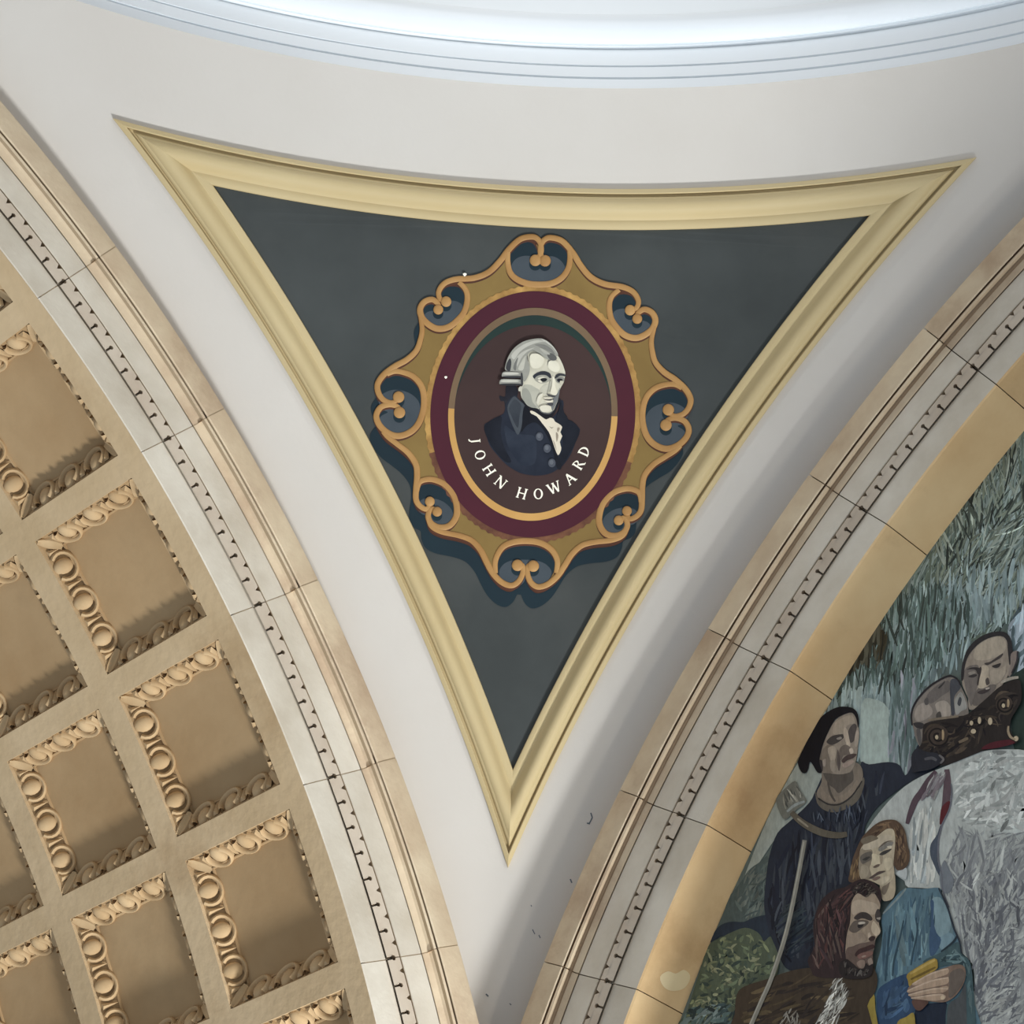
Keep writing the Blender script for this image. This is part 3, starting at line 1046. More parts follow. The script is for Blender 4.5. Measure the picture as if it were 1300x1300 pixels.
def pigment_mat(name, rough=0.55):
    m = bpy.data.materials.new(name)
    m.use_nodes = True
    n = m.node_tree
    p = n.nodes['Principled BSDF']
    p.inputs['Roughness'].default_value = rough
    p.inputs['Specular IOR Level'].default_value = 0.2
    at = n.nodes.new('ShaderNodeAttribute')
    at.attribute_name = 'pigment'
    tcn = n.nodes.new('ShaderNodeTexCoord')
    mp = n.nodes.new('ShaderNodeMapping')
    mp.inputs['Scale'].default_value = (1, 14, 5)
    tx = n.nodes.new('ShaderNodeTexNoise')
    tx.inputs['Scale'].default_value = 2.2
    tx.inputs['Detail'].default_value = 7
    tx.inputs['Roughness'].default_value = 0.7
    mr_ = n.nodes.new('ShaderNodeMapRange')
    mr_.inputs['From Min'].default_value = 0.3
    mr_.inputs['From Max'].default_value = 0.7
    mr_.inputs['To Min'].default_value = 0.94
    mr_.inputs['To Max'].default_value = 1.5
    hs = n.nodes.new('ShaderNodeHueSaturation')
    n.links.new(tcn.outputs['Object'], mp.inputs['Vector'])
    n.links.new(mp.outputs[0], tx.inputs['Vector'])
    n.links.new(tx.outputs['Fac'], mr_.inputs['Value'])
    n.links.new(mr_.outputs[0], hs.inputs['Value'])
    n.links.new(at.outputs['Color'], hs.inputs['Color'])
    n.links.new(hs.outputs[0], p.inputs['Base Color'])
    return m


PIG = pigment_mat('mural pigment')


def set_pigment(o, cols):
    """cols: one colour per face"""
    me = o.data
    ca = me.color_attributes.new('pigment', 'FLOAT_COLOR', 'CORNER')
    k = 0
    buf = []
    for p, c in zip(me.polygons, cols):
        for _ in range(p.loop_total):
            buf += [c[0], c[1], c[2], 1.0]
    ca.data.foreach_set('color', buf)


def flat3(h):
    return lambda y, z: (XM - h, y, z)


def nexth():
    MURAL_LAYER[0] += 1
    return 0.000018 * MURAL_LAYER[0]


def CROP(x0, y0, s):
    return lambda pts: [(x0 + x / s, y0 + y / s) for x, y in pts]


kA, kB, kC = CROP(960, 860, 6.5), CROP(1120, 780, 7.2222), CROP(1060, 1020, 10.8333)
kD, kE, kF, kG = CROP(1010, 1100, 9.2857), CROP(1100, 1100, 6.5), CROP(860, 1060, 5.4167), CROP(1100, 920, 6.5)


def mp(name, pts, col, parent, smooth=True, n=3):
    """a patch of paint; pts in photograph pixels"""
    L = [wall_pt(*p) for p in pts]
    if smooth:
        L = spline(L, True, n)
    o = fill_mesh(name, [L], flat3(nexth()), PIG, parent)
    c = rgb(*col)
    set_pigment(o, [c] * len(o.data.polygons))
    return o


def inside(p, poly):
    c = False
    j = len(poly) - 1
    for i in range(len(poly)):
        a, b = poly[i], poly[j]
        if (a[1] > p[1]) != (b[1] > p[1]) and p[0] < (b[0] - a[0]) * (p[1] - a[1]) / (b[1] - a[1]) + a[0]:
            c = not c
        j = i
    return c


def strokes(name, poly, n, cols, ang, spread, length, width, parent, bend=0.15, jit=0.10, flow=None):
    """brush marks scattered over an area; ang in degrees, 90 = upright"""
    xs, ys = [p[0] for p in poly], [p[1] for p in poly]
    mbs = MB()
    fc = []
    h = nexth()
    MURAL_LAYER[0] += 2
    made = 0
    tries = 0
    while made < n and tries < n * 40:
        tries += 1
        x, y = rnd.uniform(min(xs), max(xs)), rnd.uniform(min(ys), max(ys))
        if not inside((x, y), poly):
            continue
        a = math.radians((flow(x, y) if flow else ang) + rnd.gauss(0, spread))
        ln = length * rnd.uniform(0.5, 1.4)
        wd = width * rnd.uniform(0.5, 1.4)
        bd = rnd.gauss(0, bend)
        dx, dy = math.cos(a), -math.sin(a)
        ids = []
        ok = True
        seg = 5
        pts = []
        for k in range(seg + 1):
            t = k / seg - 0.5
            cx = x + dx * ln * t - dy * ln * bd * (t * t - .1)
            cy = y + dy * ln * t + dx * ln * bd * (t * t - .1)
            pts.append((cx, cy))
        if not (inside(pts[0], poly) and inside(pts[-1], poly)):
            continue
        hh = h + rnd.random() * 0.00005
        for k, (cx, cy) in enumerate(pts):
            t = k / seg
            w2 = wd * (math.sin(math.pi * min(1, 0.08 + 0.9 * t)) ** 0.6) * 0.5
            for s in (-1, 1):
                q = wall_pt(cx - dy * w2 * s, cy + dx * w2 * s)
                ids.append(mbs.vert((XM - hh, q[0], q[1])))
        c = rnd.choice(cols)
        f = 1 + rnd.gauss(0, jit)
        c = tuple(lin(max(0, min(255, q * f))) for q in c)
        for k in range(seg):
            mbs.face((ids[2 * k], ids[2 * k + 1], ids[2 * k + 3], ids[2 * k + 2]))
            fc.append(c)
        made += 1
    o = mbs.build(name, PIG, parent, sharp=None)
    set_pigment(o, fc)
    o['kind'] = 'stuff'
    return o


def line(name, pts, width, col, parent, taper=0.3):
    P = spline(pts, False, 4)
    mbs = MB()
    h = nexth()
    ids = []
    n = len(P)
    for i, (x, y) in enumerate(P):
        a, b = P[max(0, i - 1)], P[min(n - 1, i + 1)]
        dx, dy = b[0] - a[0], b[1] - a[1]
        l = math.hypot(dx, dy) or 1
        t = abs(2 * i / (n - 1) - 1)
        w2 = width * (1 - taper * t * t) / 2
        for s in (-1, 1):
            q = wall_pt(x - dy / l * w2 * s, y + dx / l * w2 * s)
            ids.append(mbs.vert((XM - h, q[0], q[1])))
    for k in range(n - 1):
        mbs.face((ids[2 * k], ids[2 * k + 1], ids[2 * k + 3], ids[2 * k + 2]))
    o = mbs.build(name, PIG, parent, sharp=None)
    set_pigment(o, [rgb(*col)] * (n - 1))
    return o


# wall that carries the mural
mb = MB()
arc = [(0.976 * math.cos(math.radians(a)), 0.976 * math.sin(math.radians(a))) for a in range(8, 88, 2)]
loop = [(0.04, 0.1358), ] + arc + [(0.04, 0.975)]
f_ = [mb.vert((XM + 0.002, y, z)) for y, z in loop]
b_ = [mb.vert((XM + 0.05, y, z)) for y, z in loop]
mb.face(f_)
mb.face(b_[::-1])
for i in range(len(loop)):
    j = (i + 1) % len(loop)
    mb.face((f_[i], b_[i], b_[j], f_[j]))
o = mb.build('wall_lunette', M['mortar'], sharp=30)
tag(o, 'masonry wall filling the right arch behind the painted mural', 'wall', kind='structure')

tU = thing('mural', 'painted mural of a crowd around a white draped figure under willow leaves, inside right arch', 'mural', (1.048, 0.6, 0.27))
bgp = fill_mesh('painted_background', [loop], flat3(0.0), PIG, tU)
set_pigment(bgp, [rgb(98, 110, 106)] * len(bgp.data.polygons))

SKY = [(1320, 470), (1240, 600), (1170, 690), (1100, 800), (1050, 890), (1000, 985), (1010, 1010), (1130, 975), (1185, 985), (1320, 950)]
TOP = [(1320, 440), (1230, 590), (1140, 735), (1060, 870), (1040, 905), (1100, 905), (1200, 830), (1320, 800)]
EXT = [(1310, 440), (1380, 300), (1480, 230), (1750, 180), (1850, 600), (1850, 1150), (1560, 1150), (1420, 980), (1310, 950)]
strokes('foliage_strokes', EXT, 700, [(120, 136, 132), (96, 112, 106), (62, 74, 72), (150, 166, 164), (84, 98, 96)], 80, 14, 60, 9, bgp)
mp('dark_foliage', [(1320, 470), (1240, 590), (1165, 695), (1090, 815), (1050, 890), (1062, 892), (1120, 850), (1150, 780), (1185, 720), (1240, 660), (1320, 590)], (58, 62, 56), bgp)
strokes('foliage_strokes', TOP, 750, [(62, 74, 72), (48, 56, 54), (76, 88, 84), (84, 98, 96)], 84, 13, 46, 5, bgp)
strokes('foliage_strokes', TOP, 1300, [(140, 156, 152), (120, 138, 132), (96, 112, 106), (108, 122, 110), (150, 166, 164)], 82, 14, 38, 2.8, bgp,
        flow=lambda x, y: 82 - max(0, (x - 1180)) * 0.10 + 14 * math.sin(x * .05 + y * .03))
strokes('foliage_strokes', [(1200, 570), (1180, 720), (1200, 800), (1320, 780), (1320, 520)], 420,
        [(164, 176, 166), (140, 152, 140), (78, 88, 82), (52, 60, 58), (120, 130, 116)], 75, 16, 34, 2.6, bgp,
        flow=lambda x, y: 70 + 26 * math.sin((x - 1200) * .035 + y * .03))
LOW = [(1110, 790), (1060, 870), (1030, 930), (1095, 975), (1140, 975), (1175, 985), (1170, 920), (1180, 890), (1225, 850), (1240, 810), (1290, 790), (1320, 700), (1180, 720)]
mp('pale_sky', [(1086, 880), (1100, 870), (1150, 860), (1170, 880), (1160, 930), (1158, 985), (1130, 978), (1098, 975), (1088, 940)], (160, 176, 172), bgp)
strokes('sky_strokes', LOW, 420, [(150, 168, 168), (166, 184, 182), (140, 158, 160), (120, 138, 138)], 88, 7, 44, 3.4, bgp)
strokes('sky_strokes', [(1050, 790), (1040, 900), (1075, 880), (1160, 890), (1190, 850), (1240, 800), (1230, 740), (1130, 730)], 480,
        [(90, 108, 102), (72, 88, 84), (110, 130, 126), (128, 148, 146), (60, 70, 66)], 86, 8, 38, 3, bgp)
mp('pale_sky', [(1094, 895), (1110, 888), (1128, 900), (1134, 940), (1130, 974), (1110, 978), (1094, 972)], (170, 185, 178), bgp)
strokes('sky_strokes', [(1130, 860), (1128, 985), (1162, 990), (1166, 930), (1180, 880), (1160, 840)], 80, [(120, 138, 138), (140, 154, 156), (148, 150, 158), (100, 118, 116)],
        88, 5, 60, 4, bgp)
strokes('bark_strokes', [(1080, 760), (1060, 840), (1050, 880), (1090, 850), (1120, 850), (1128, 790)], 110, [(74, 70, 56), (60, 58, 48), (92, 92, 80), (46, 46, 40)], 84, 10, 34, 5, bgp)
mp('pale_sky', [(1280, 800), (1300, 775), (1320, 770), (1320, 850), (1292, 862), (1296, 830), (1286, 825)], (176, 190, 198), bgp)
strokes('sky_strokes', [(1276, 790), (1320, 740), (1320, 860), (1292, 862)], 40, [(190, 204, 212), (150, 168, 176), (90, 106, 110)], 70, 20, 26, 4, bgp)
mp('dark_hedge', [(1285, 868), (1295, 852), (1320, 850), (1320, 965), (1296, 960), (1286, 940)], (48, 62, 56), bgp)
mp('pale_sky', [(1014, 968), (1026, 962), (1046, 985), (1040, 1005), (1020, 1030), (996, 1050), (975, 1080), (955, 1110), (940, 1130), (975, 1040)], (158, 166, 158), bgp)
mp('far_hill', kF([(640, 170), (560, 196), (490, 250), (430, 340), (350, 440), (330, 520), (280, 640), (360, 610), (470, 600), (650, 580)]), (82, 94, 92), bgp)
strokes('hill_strokes', kF([(640, 170), (560, 196), (490, 250), (430, 340), (390, 440), (450, 600), (650, 580)]), 70, [(92, 104, 100), (70, 82, 82), (104, 112, 106)], 60, 25, 20, 3, bgp)
mp('dark_water', kF([(230, 740), (280, 640), (360, 600), (460, 600), (530, 570), (650, 560), (660, 720), (580, 730), (560, 680), (470, 650), (360, 690), (300, 700)]), (44, 54, 66), bgp)
mp('bush', kF([(200, 800), (240, 740), (320, 700), (380, 670), (470, 640), (545, 665), (580, 700), (600, 735), (650, 700), (690, 800), (690, 960), (560, 1050),
               (440, 1080), (420, 1300), (0, 1330), (60, 1240), (110, 1090), (170, 900)]), (84, 94, 78), bgp)
BUSH = kF([(210, 790), (320, 700), (470, 650), (580, 720), (690, 820), (680, 960), (440, 1070), (410, 1330), (20, 1320), (120, 1070)])
strokes('bush_strokes', BUSH, 220, [(104, 116, 92), (70, 82, 72), (122, 130, 100), (54, 66, 62), (136, 140, 112)], 40, 60, 11, 3.6, bgp, bend=.5)
strokes('bush_strokes', kF([(60, 1180), (420, 1150), (420, 1330), (10, 1330)]), 60, [(86, 106, 104), (58, 74, 76), (120, 136, 134), (46, 58, 60)], 35, 25, 16, 4, bgp)

# ---- hooded archer
fig = mp('hooded_figure', [(1046, 985), (1037, 1003), (1028, 1020), (1005, 1042), (988, 1058), (979, 1082), (974.5, 1106), (971, 1143), (972.6, 1163), (978, 1185), (986, 1204),
                           (993, 1221), (1003, 1232), (1030, 1236), (1060, 1220), (1075, 1160), (1092, 1120), (1100, 1080), (1098, 1056), (1104, 1040), (1116, 1024),
                           (1135, 1008), (1158, 992), (1188, 977), (1206, 962), (1206, 944), (1180, 938), (1165, 948), (1158, 972), (1150, 985), (1143, 972),
                           (1128, 968), (1104, 971), (1094, 968), (1092, 990), (1080, 1018), (1056, 1028), (1044, 1012)], (42, 48, 60), tU)
fig['label'] = 'hooded figure in a dark navy robe holding a staff'
strokes('robe_strokes', [(1000, 1060), (985, 1080), (974, 1140), (982, 1190), (1002, 1225), (1036, 1215), (1044, 1150), (1078, 1118), (1095, 1060), (1110, 1020), (1150, 995), (1130, 975), (1095, 975), (1085, 1025),
                         (1040, 1040)], 200, [(52, 58, 70), (34, 40, 54), (60, 66, 74), (30, 34, 46), (66, 72, 80)], 88, 10, 40, 4, fig)
strokes('robe_strokes', [(1000, 1130), (984, 1180), (1002, 1225), (1034, 1212), (1040, 1160)], 50, [(62, 72, 76), (48, 58, 66), (34, 42, 54)], 40, 12, 30, 3, fig)
neck = mp('neck', kA([(550, 770), (600, 795), (760, 790), (815, 710), (870, 735), (888, 820), (860, 900), (820, 980), (720, 1045), (620, 1055), (540, 1025), (505, 960), (545, 870)]), (128, 118, 106), fig)
mp('neck_shade', kA([(560, 780), (660, 800), (780, 790), (800, 760), (810, 850), (760, 900), (690, 960), (650, 920), (600, 880)]), (90, 84, 78), neck)
mp('neck_light', kA([(545, 900), (580, 960), (650, 990), (760, 950), (840, 850), (830, 930), (760, 1010), (640, 1040), (550, 1000)]), (138, 126, 112), neck)
line('neck_shade', kA([(600, 870), (620, 960), (660, 1030)]), 3, (84, 78, 72), neck)
cb = mp('collar_band', kA([(495, 940), (520, 1010), (590, 1050), (680, 1055), (770, 1015), (850, 930), (890, 830), (900, 880), (860, 1000), (780, 1075), (660, 1118), (570, 1100), (510, 1040)]), (104, 98, 88), fig)
line('collar_line', kA([(520, 1000), (600, 1050), (700, 1050), (800, 980), (880, 860)]), 2.2, (54, 52, 52), cb)
hd = mp('face', kA([(790, 292), (830, 340), (852, 410), (858, 480), (848, 570), (838, 650), (822, 720), (780, 785), (700, 805), (610, 795), (550, 785), (530, 720), (540, 620), (575, 520), (615, 430), (660, 360), (720, 315)]),
        (150, 139, 126), fig)
for pts, col in (
        ([(545, 620), (600, 560), (660, 580), (680, 700), (640, 790), (560, 785), (530, 720)], (128, 118, 106)),
        ([(660, 380), (740, 330), (800, 320), (820, 380), (760, 400), (720, 470), (640, 470)], (168, 156, 140)),
        ([(590, 530), (635, 488), (715, 474), (738, 490), (700, 530), (640, 562), (600, 552)], (72, 68, 66)),
        ([(670, 508), (705, 495), (715, 510), (685, 520)], (148, 140, 130)),
        ([(765, 470), (780, 420), (815, 388), (838, 405), (832, 450), (820, 520), (790, 545), (770, 515)], (84, 78, 76)),
        ([(735, 420), (760, 440), (778, 520), (785, 570), (762, 590), (745, 530), (728, 480)], (186, 172, 154)),
        ([(700, 590), (745, 560), (790, 590), (780, 640), (730, 650), (710, 690), (692, 650)], (112, 102, 94)),
        ([(775, 600), (800, 588), (812, 622), (790, 640)], (196, 182, 166)),
        ([(712, 692), (750, 652), (800, 636), (838, 640), (810, 672), (760, 690), (730, 712)], (78, 66, 64)),
        ([(722, 725), (790, 690), (818, 700), (780, 735), (740, 752)], (168, 150, 138)),
        ([(680, 600), (704, 690), (694, 780), (676, 720)], (92, 84, 80)),
        ([(600, 590), (660, 575), (668, 650), (640, 720), (612, 660)], (168, 156, 140)),
        ([(620, 700), (660, 690), (665, 770), (630, 780)], (158, 146, 132)),
        ([(838, 440), (858, 470), (848, 560), (828, 580), (820, 520)], (172, 160, 146)),
        ([(560, 690), (585, 680), (580, 740), (556, 730)], (160, 148, 136)),
        ([(530, 690), (556, 700), (556, 780), (520, 770)], (64, 60, 60))):
    mp('face_shade', kA(pts), col, hd)
mp('hood', kA([(352, 700), (378, 640), (410, 570), (470, 450), (540, 340), (620, 278), (700, 248), (790, 254), (838, 288), (857, 360), (850, 424), (836, 350), (800, 296), (720, 318),
               (655, 360), (612, 440), (570, 530), (545, 620), (530, 700), (552, 785), (515, 790), (478, 730), (452, 702), (440, 760), (420, 794), (388, 792), (365, 755)]), (20, 22, 30), fig)
qv = mp('quiver_hand', kA([(175, 1010), (240, 930), (330, 860), (370, 930), (410, 990), (420, 1040), (330, 1110), (250, 1180), (200, 1110)]), (116, 118, 110), fig)
strokes('feather_strokes', kA([(180, 1000), (330, 870), (410, 1000), (260, 1110)]), 26, [(148, 148, 138), (88, 90, 86), (130, 130, 120)], 112, 12, 16, 2.4, qv)
line('strap_light', kA([(265, 1115), (330, 1060), (410, 1030)]), 3.5, (150, 158, 156), qv)
line('shoulder_strap', kA([(300, 1120), (360, 1180), (430, 1230), (520, 1275), (600, 1300), (690, 1310), (760, 1300)]), 9, (98, 92, 80), fig)
line('strap_light', kA([(350, 1170), (440, 1240)]), 2.5, (150, 142, 124), fig)
strokes('robe_strokes', [(1020, 1032), (1100, 1018), (1092, 1050), (1030, 1046)], 26, [(64, 72, 86), (90, 98, 110), (36, 42, 56)], 95, 12, 18, 2, fig)

# ---- the two shaven heads
up = mp('shaven_figure', kB([(742, 620), (752, 480), (795, 345), (870, 250), (980, 190), (1100, 172), (1160, 196), (1195, 260), (1203, 360), (1192, 470), (1160, 580), (1110, 660), (1000, 780), (900, 860), (810, 880), (800, 780), (760, 690)]),
        (158, 146, 132), tU)
up['label'] = 'upper shaven head with a long nose, looking down'
for pts, col in (
        ([(760, 600), (780, 500), (880, 470), (900, 520), (890, 640), (860, 760), (830, 850), (800, 780)], (120, 112, 106)),
        ([(880, 290), (980, 230), (1100, 210), (1150, 300), (1110, 370), (1000, 420), (900, 430), (850, 400)], (178, 166, 148)),
        ([(880, 700), (960, 660), (1060, 660), (1000, 760), (900, 840), (840, 830)], (112, 104, 98)),
        ([(785, 515), (840, 494), (905, 500), (912, 530), (890, 560), (870, 520), (820, 512)], (58, 54, 54)),
        ([(800, 580), (850, 558), (885, 565), (850, 588)], (64, 60, 60)),
        ([(800, 545), (850, 530), (870, 545), (820, 565)], (150, 142, 132)),
        ([(930, 480), (985, 490), (990, 570), (1000, 650), (930, 690), (890, 672), (905, 600), (920, 540)], (190, 176, 156)),
        ([(905, 500), (925, 510), (905, 600), (893, 660), (884, 640)], (62, 56, 56)),
        ([(960, 610), (985, 590), (1000, 640), (970, 660)], (92, 84, 80)),
        ([(950, 458), (1010, 440), (1115, 368), (1105, 402), (1040, 442), (980, 475)], (74, 68, 66)),
        ([(1018, 485), (1060, 468), (1100, 458), (1085, 492), (1050, 502)], (58, 54, 54)),
        ([(1000, 530), (1090, 510), (1150, 480), (1140, 560), (1080, 640), (1020, 640)], (168, 156, 140)),
        ([(885, 724), (940, 700), (1005, 690), (970, 724), (920, 740)], (70, 62, 62)),
        ([(960, 690), (990, 678), (1000, 690), (970, 700)], (196, 184, 172))):
    mp('face_shade', kB(pts), col, up)
mp('hair_edge', kB([(738, 610), (745, 480), (790, 340), (870, 246), (980, 184), (1100, 166), (1165, 192), (1200, 260), (1208, 370), (1192, 450), (1180, 470), (1165, 340), (1155, 250), (1100, 208), (990, 228), (890, 288), (810, 380), (772, 480), (758, 600)]),
   (50, 48, 50), up)
ear = mp('ear', kB([(1195, 372), (1255, 346), (1248, 440), (1220, 520), (1185, 580), (1170, 560), (1190, 470)]), (140, 128, 120), up)
line('ear_line', kB([(1254, 350), (1248, 440), (1200, 550)]), 2.2, (60, 56, 60), ear)
lo = mp('shaven_figure', kB([(284, 930), (310, 840), (380, 740), (480, 650), (610, 580), (690, 598), (735, 670), (790, 790), (802, 870), (790, 960), (600, 1010), (420, 1030), (390, 1120), (372, 1230), (330, 1170), (308, 1090), (292, 1010)]),
        (132, 124, 116), tU)
lo['label'] = 'lower shaven head with an ear, bent beside the dark carved shape'
for pts, col in (
        ([(310, 930), (340, 850), (420, 820), (480, 900), (420, 970), (330, 990)], (158, 148, 138)),
        ([(420, 760), (520, 660), (620, 620), (640, 700), (560, 760), (460, 830)], (110, 104, 100)),
        ([(500, 840), (580, 800), (640, 850), (640, 940), (560, 960)], (168, 158, 146)),
        ([(540, 690), (580, 650), (590, 620), (570, 640), (530, 680)], (62, 60, 60)),
        ([(640, 620), (700, 610), (735, 680), (690, 740), (672, 800), (680, 920), (650, 930), (640, 800)], (74, 76, 82)),
        ([(400, 800), (430, 770), (440, 830), (410, 840)], (92, 88, 86)),
        ([(510, 930), (545, 900), (560, 960), (520, 975)], (80, 76, 72)),
        ([(300, 1010), (360, 1000), (400, 1020), (380, 1060), (330, 1050)], (60, 58, 60)),
        ([(330, 1070), (360, 1060), (376, 1160), (366, 1220), (340, 1160)], (96, 92, 90))):
    mp('head_shade', kB(pts), col, lo)
ear = mp('ear', kB([(678, 820), (700, 760), (738, 722), (775, 790), (792, 870), (740, 900), (695, 932)]), (158, 156, 150), lo)
mp('ear_shade', kB([(705, 830), (725, 770), (745, 790), (730, 850)]), (72, 74, 78), ear)
line('hair_edge', kB([(290, 1030), (284, 930), (310, 840), (380, 740), (480, 650), (620, 578), (700, 602), (735, 660)]), 2.6, (44, 42, 46), lo)

# ---- white drapery
dr = mp('white_drapery', kG([(0, 920), (50, 830), (100, 760), (200, 640), (330, 520), (460, 440), (560, 395), (700, 340), (800, 285), (960, 232), (1160, 214), (1420, 240), (1900, 420), (2400, 900), (2800, 1700), (3000, 2500), (900, 2500),
                             (910, 2200), (905, 2050), (880, 1960), (810, 1900), (780, 1800), (700, 1540), (640, 1400), (620, 1365), (360, 1352), (330, 1300), (200, 1200), (60, 1000)]),
        (184, 189, 184), tU, True, 2)
dr['label'] = 'large figure draped in white cloth seen from behind'
DR1 = kG([(740, 350), (960, 240), (1160, 220), (1400, 250), (1400, 1000), (1000, 900), (760, 800), (730, 600)])
strokes('drapery_strokes', DR1, 300, [(194, 198, 193), (180, 185, 181), (200, 203, 198), (172, 178, 174)], 30, 40, 26, 4.5, dr, bend=.3)
strokes('drapery_strokes', kG([(1400, 300), (1900, 480), (2350, 1000), (2700, 2300), (1420, 2300)]), 260, [(150, 154, 154), (168, 172, 169), (132, 135, 137), (184, 188, 183)], 60, 22, 44, 7, dr, jit=.035)
DR2 = kG([(640, 1200), (760, 820), (1000, 880), (1400, 900), (1400, 2500), (920, 2500), (900, 2000), (820, 1880), (720, 1520), (660, 1400)])
strokes('drapery_strokes', DR2, 1000, [(154, 158, 157), (140, 143, 144), (130, 133, 135), (168, 172, 169), (180, 184, 179)], 50, 22, 34, 3.4, jit=.035, parent=dr, bend=.35, flow=lambda x, y: 100 - (x - 1200) * .5)
strokes('drapery_strokes', kE([(720, 60), (1300, 0), (1300, 1300), (930, 1300), (900, 900), (820, 650)]), 420, [(112, 115, 119), (104, 107, 112), (136, 139, 140), (160, 163, 161), (180, 183, 178)],
        50, 26, 26, 3.2, jit=.05, parent=dr, bend=.3, flow=lambda x, y: 62 + 30 * math.sin(x * .03 + y * .018))
strokes('drapery_strokes', kG([(360, 880), (420, 740), (560, 640), (640, 700), (610, 860), (545, 1000), (570, 1150), (620, 1350), (370, 1340), (380, 1100)]), 90,
        [(208, 211, 204), (188, 193, 188), (160, 168, 168), (218, 219, 210)], 84, 6, 46, 5, dr)
line('purple_stripe', kG([(590, 395), (530, 470), (470, 570), (420, 640), (380, 740), (352, 830)]), 8.5, (88, 72, 80), dr, 0.5)
line('purple_stripe', kG([(680, 380), (685, 480), (680, 580), (668, 680), (640, 800)]), 10.0, (94, 78, 84), dr, 0.4)
mp('red_stripe', kG([(640, 690), (700, 640), (712, 690), (670, 780), (625, 840), (625, 770)]), (92, 40, 46), dr)
mp('drapery_fold', kG([(628, 840), (600, 920), (548, 1000), (545, 1090), (580, 1180), (620, 1260), (640, 1240), (605, 1140), (605, 1000), (632, 900)]), (78, 86, 98), dr)
mp('drapery_fold', kG([(620, 1250), (660, 1130), (700, 1200), (740, 1300), (700, 1400), (640, 1380)]), (124, 130, 136), dr)
line('drapery_edge', kG([(715, 500), (722, 580), (705, 700), (660, 800), (635, 860), (612, 980), (612, 1120), (640, 1250), (650, 1380), (700, 1520)]), 2.2, (110, 112, 120), dr)
strokes('drapery_strokes', kG([(570, 420), (680, 380), (690, 560), (600, 640), (470, 640)]), 26, [(150, 146, 148), (170, 170, 166), (120, 112, 116)], 62, 8, 26, 3, dr)

# ---- dark carved shape
orn = mp('carved_ornament', kB([(395, 1040), (440, 1005), (540, 985), (700, 952), (800, 930), (900, 850), (1000, 762), (1080, 690), (1180, 630), (1262, 612), (1292, 650), (1296, 800), (1245, 900), (1205, 970), (1190, 1060),
                                (1225, 1130), (1272, 1150), (1240, 1200), (1130, 1210), (960, 1260), (860, 1300), (760, 1340), (660, 1380), (560, 1400), (420, 1390), (310, 1330), (300, 1290), (350, 1240), (385, 1180)]),
         (46, 41, 40), tU)
orn['label'] = 'dark carved scrolled ornament with small gold highlights'
strokes('carving_strokes', kB([(420, 1040), (700, 970), (900, 880), (1180, 650), (1280, 660), (1270, 820), (1190, 980), (1180, 1100), (900, 1250), (560, 1370), (340, 1320)]), 90,
        [(62, 55, 50), (34, 30, 32), (78, 68, 58), (28, 26, 30)], 30, 30, 20, 3.2, orn, bend=.5)
line('carving_edge', kB([(440, 985), (560, 968), (720, 950)]), 3.0, (128, 116, 100), orn)
line('carving_edge', kB([(1110, 640), (1190, 605), (1270, 592)]), 4.0, (168, 160, 146), orn)
for cx, cy, r in ((1140, 840, 78), (530, 1130, 100)):
    c = mp('carved_scroll', kB([(cx + r * math.cos(a), cy + r * math.sin(a)) for a in [2 * math.pi * k / 16 for k in range(16)]]), (70, 60, 54), orn)
    line('scroll_line', kB([(cx + (r * (1 - k / 26)) * math.cos(k * .55), cy + (r * (1 - k / 26)) * math.sin(k * .55)) for k in range(22)]), 2.2, (30, 27, 28), c, 0)
    mp('gilt_highlight', kB([(cx + r * .55 + 16 * math.cos(a) - 10, cy - 10 + r * .5 * math.sin(a)) for a in [-1.3 + 2.6 * k / 7 for k in range(8)]] +
                           [(cx + r * .55 - 16, cy - 10 + r * .45 * math.sin(a)) for a in [1.2 - 2.4 * k / 5 for k in range(6)]]), (168, 146, 116), c)
    mp('gilt_highlight', kB([(cx - 8 + 15 * math.cos(a), cy + 12 + 20 * math.sin(a)) for a in [2 * math.pi * k / 10 for k in range(10)]]), (198, 182, 152), c)
for bx, by, rx, ry in ((858, 1088, 24, 22), (840, 1012, 16, 22), (914, 988, 16, 32), (1012, 996, 20, 34), (1250, 1155, 22, 24)):
    mp('gilt_highlight', kB([(bx + rx * math.cos(a), by + ry * math.sin(a)) for a in [2 * math.pi * k / 10 for k in range(10)]]), (196, 180, 152), orn)
line('gilt_line', kB([(1180, 1040), (1178, 1090), (1200, 1140), (1245, 1165)]), 3.2, (158, 142, 118), orn)
line('gilt_line', kB([(725, 1190), (780, 1165), (810, 1150)]), 4.0, (120, 106, 88), orn)
mp('red_lining', kB([(930, 1250), (990, 1205), (1070, 1180), (1190, 1165), (1240, 1195), (1150, 1225), (1020, 1250)]), (82, 34, 42), orn)
sl = mp('dark_sleeve', kG([(390, 330), (395, 260), (440, 210), (520, 240), (600, 250), (655, 300), (640, 330), (560, 380), (460, 400), (400, 400)]), (44, 46, 54), orn)
line('sleeve_light', kG([(500, 300), (560, 290), (600, 310)]), 4, (84, 84, 88), sl)
line('sleeve_light', kG([(620, 265), (656, 300), (630, 335)]), 3, (112, 108, 108), sl)

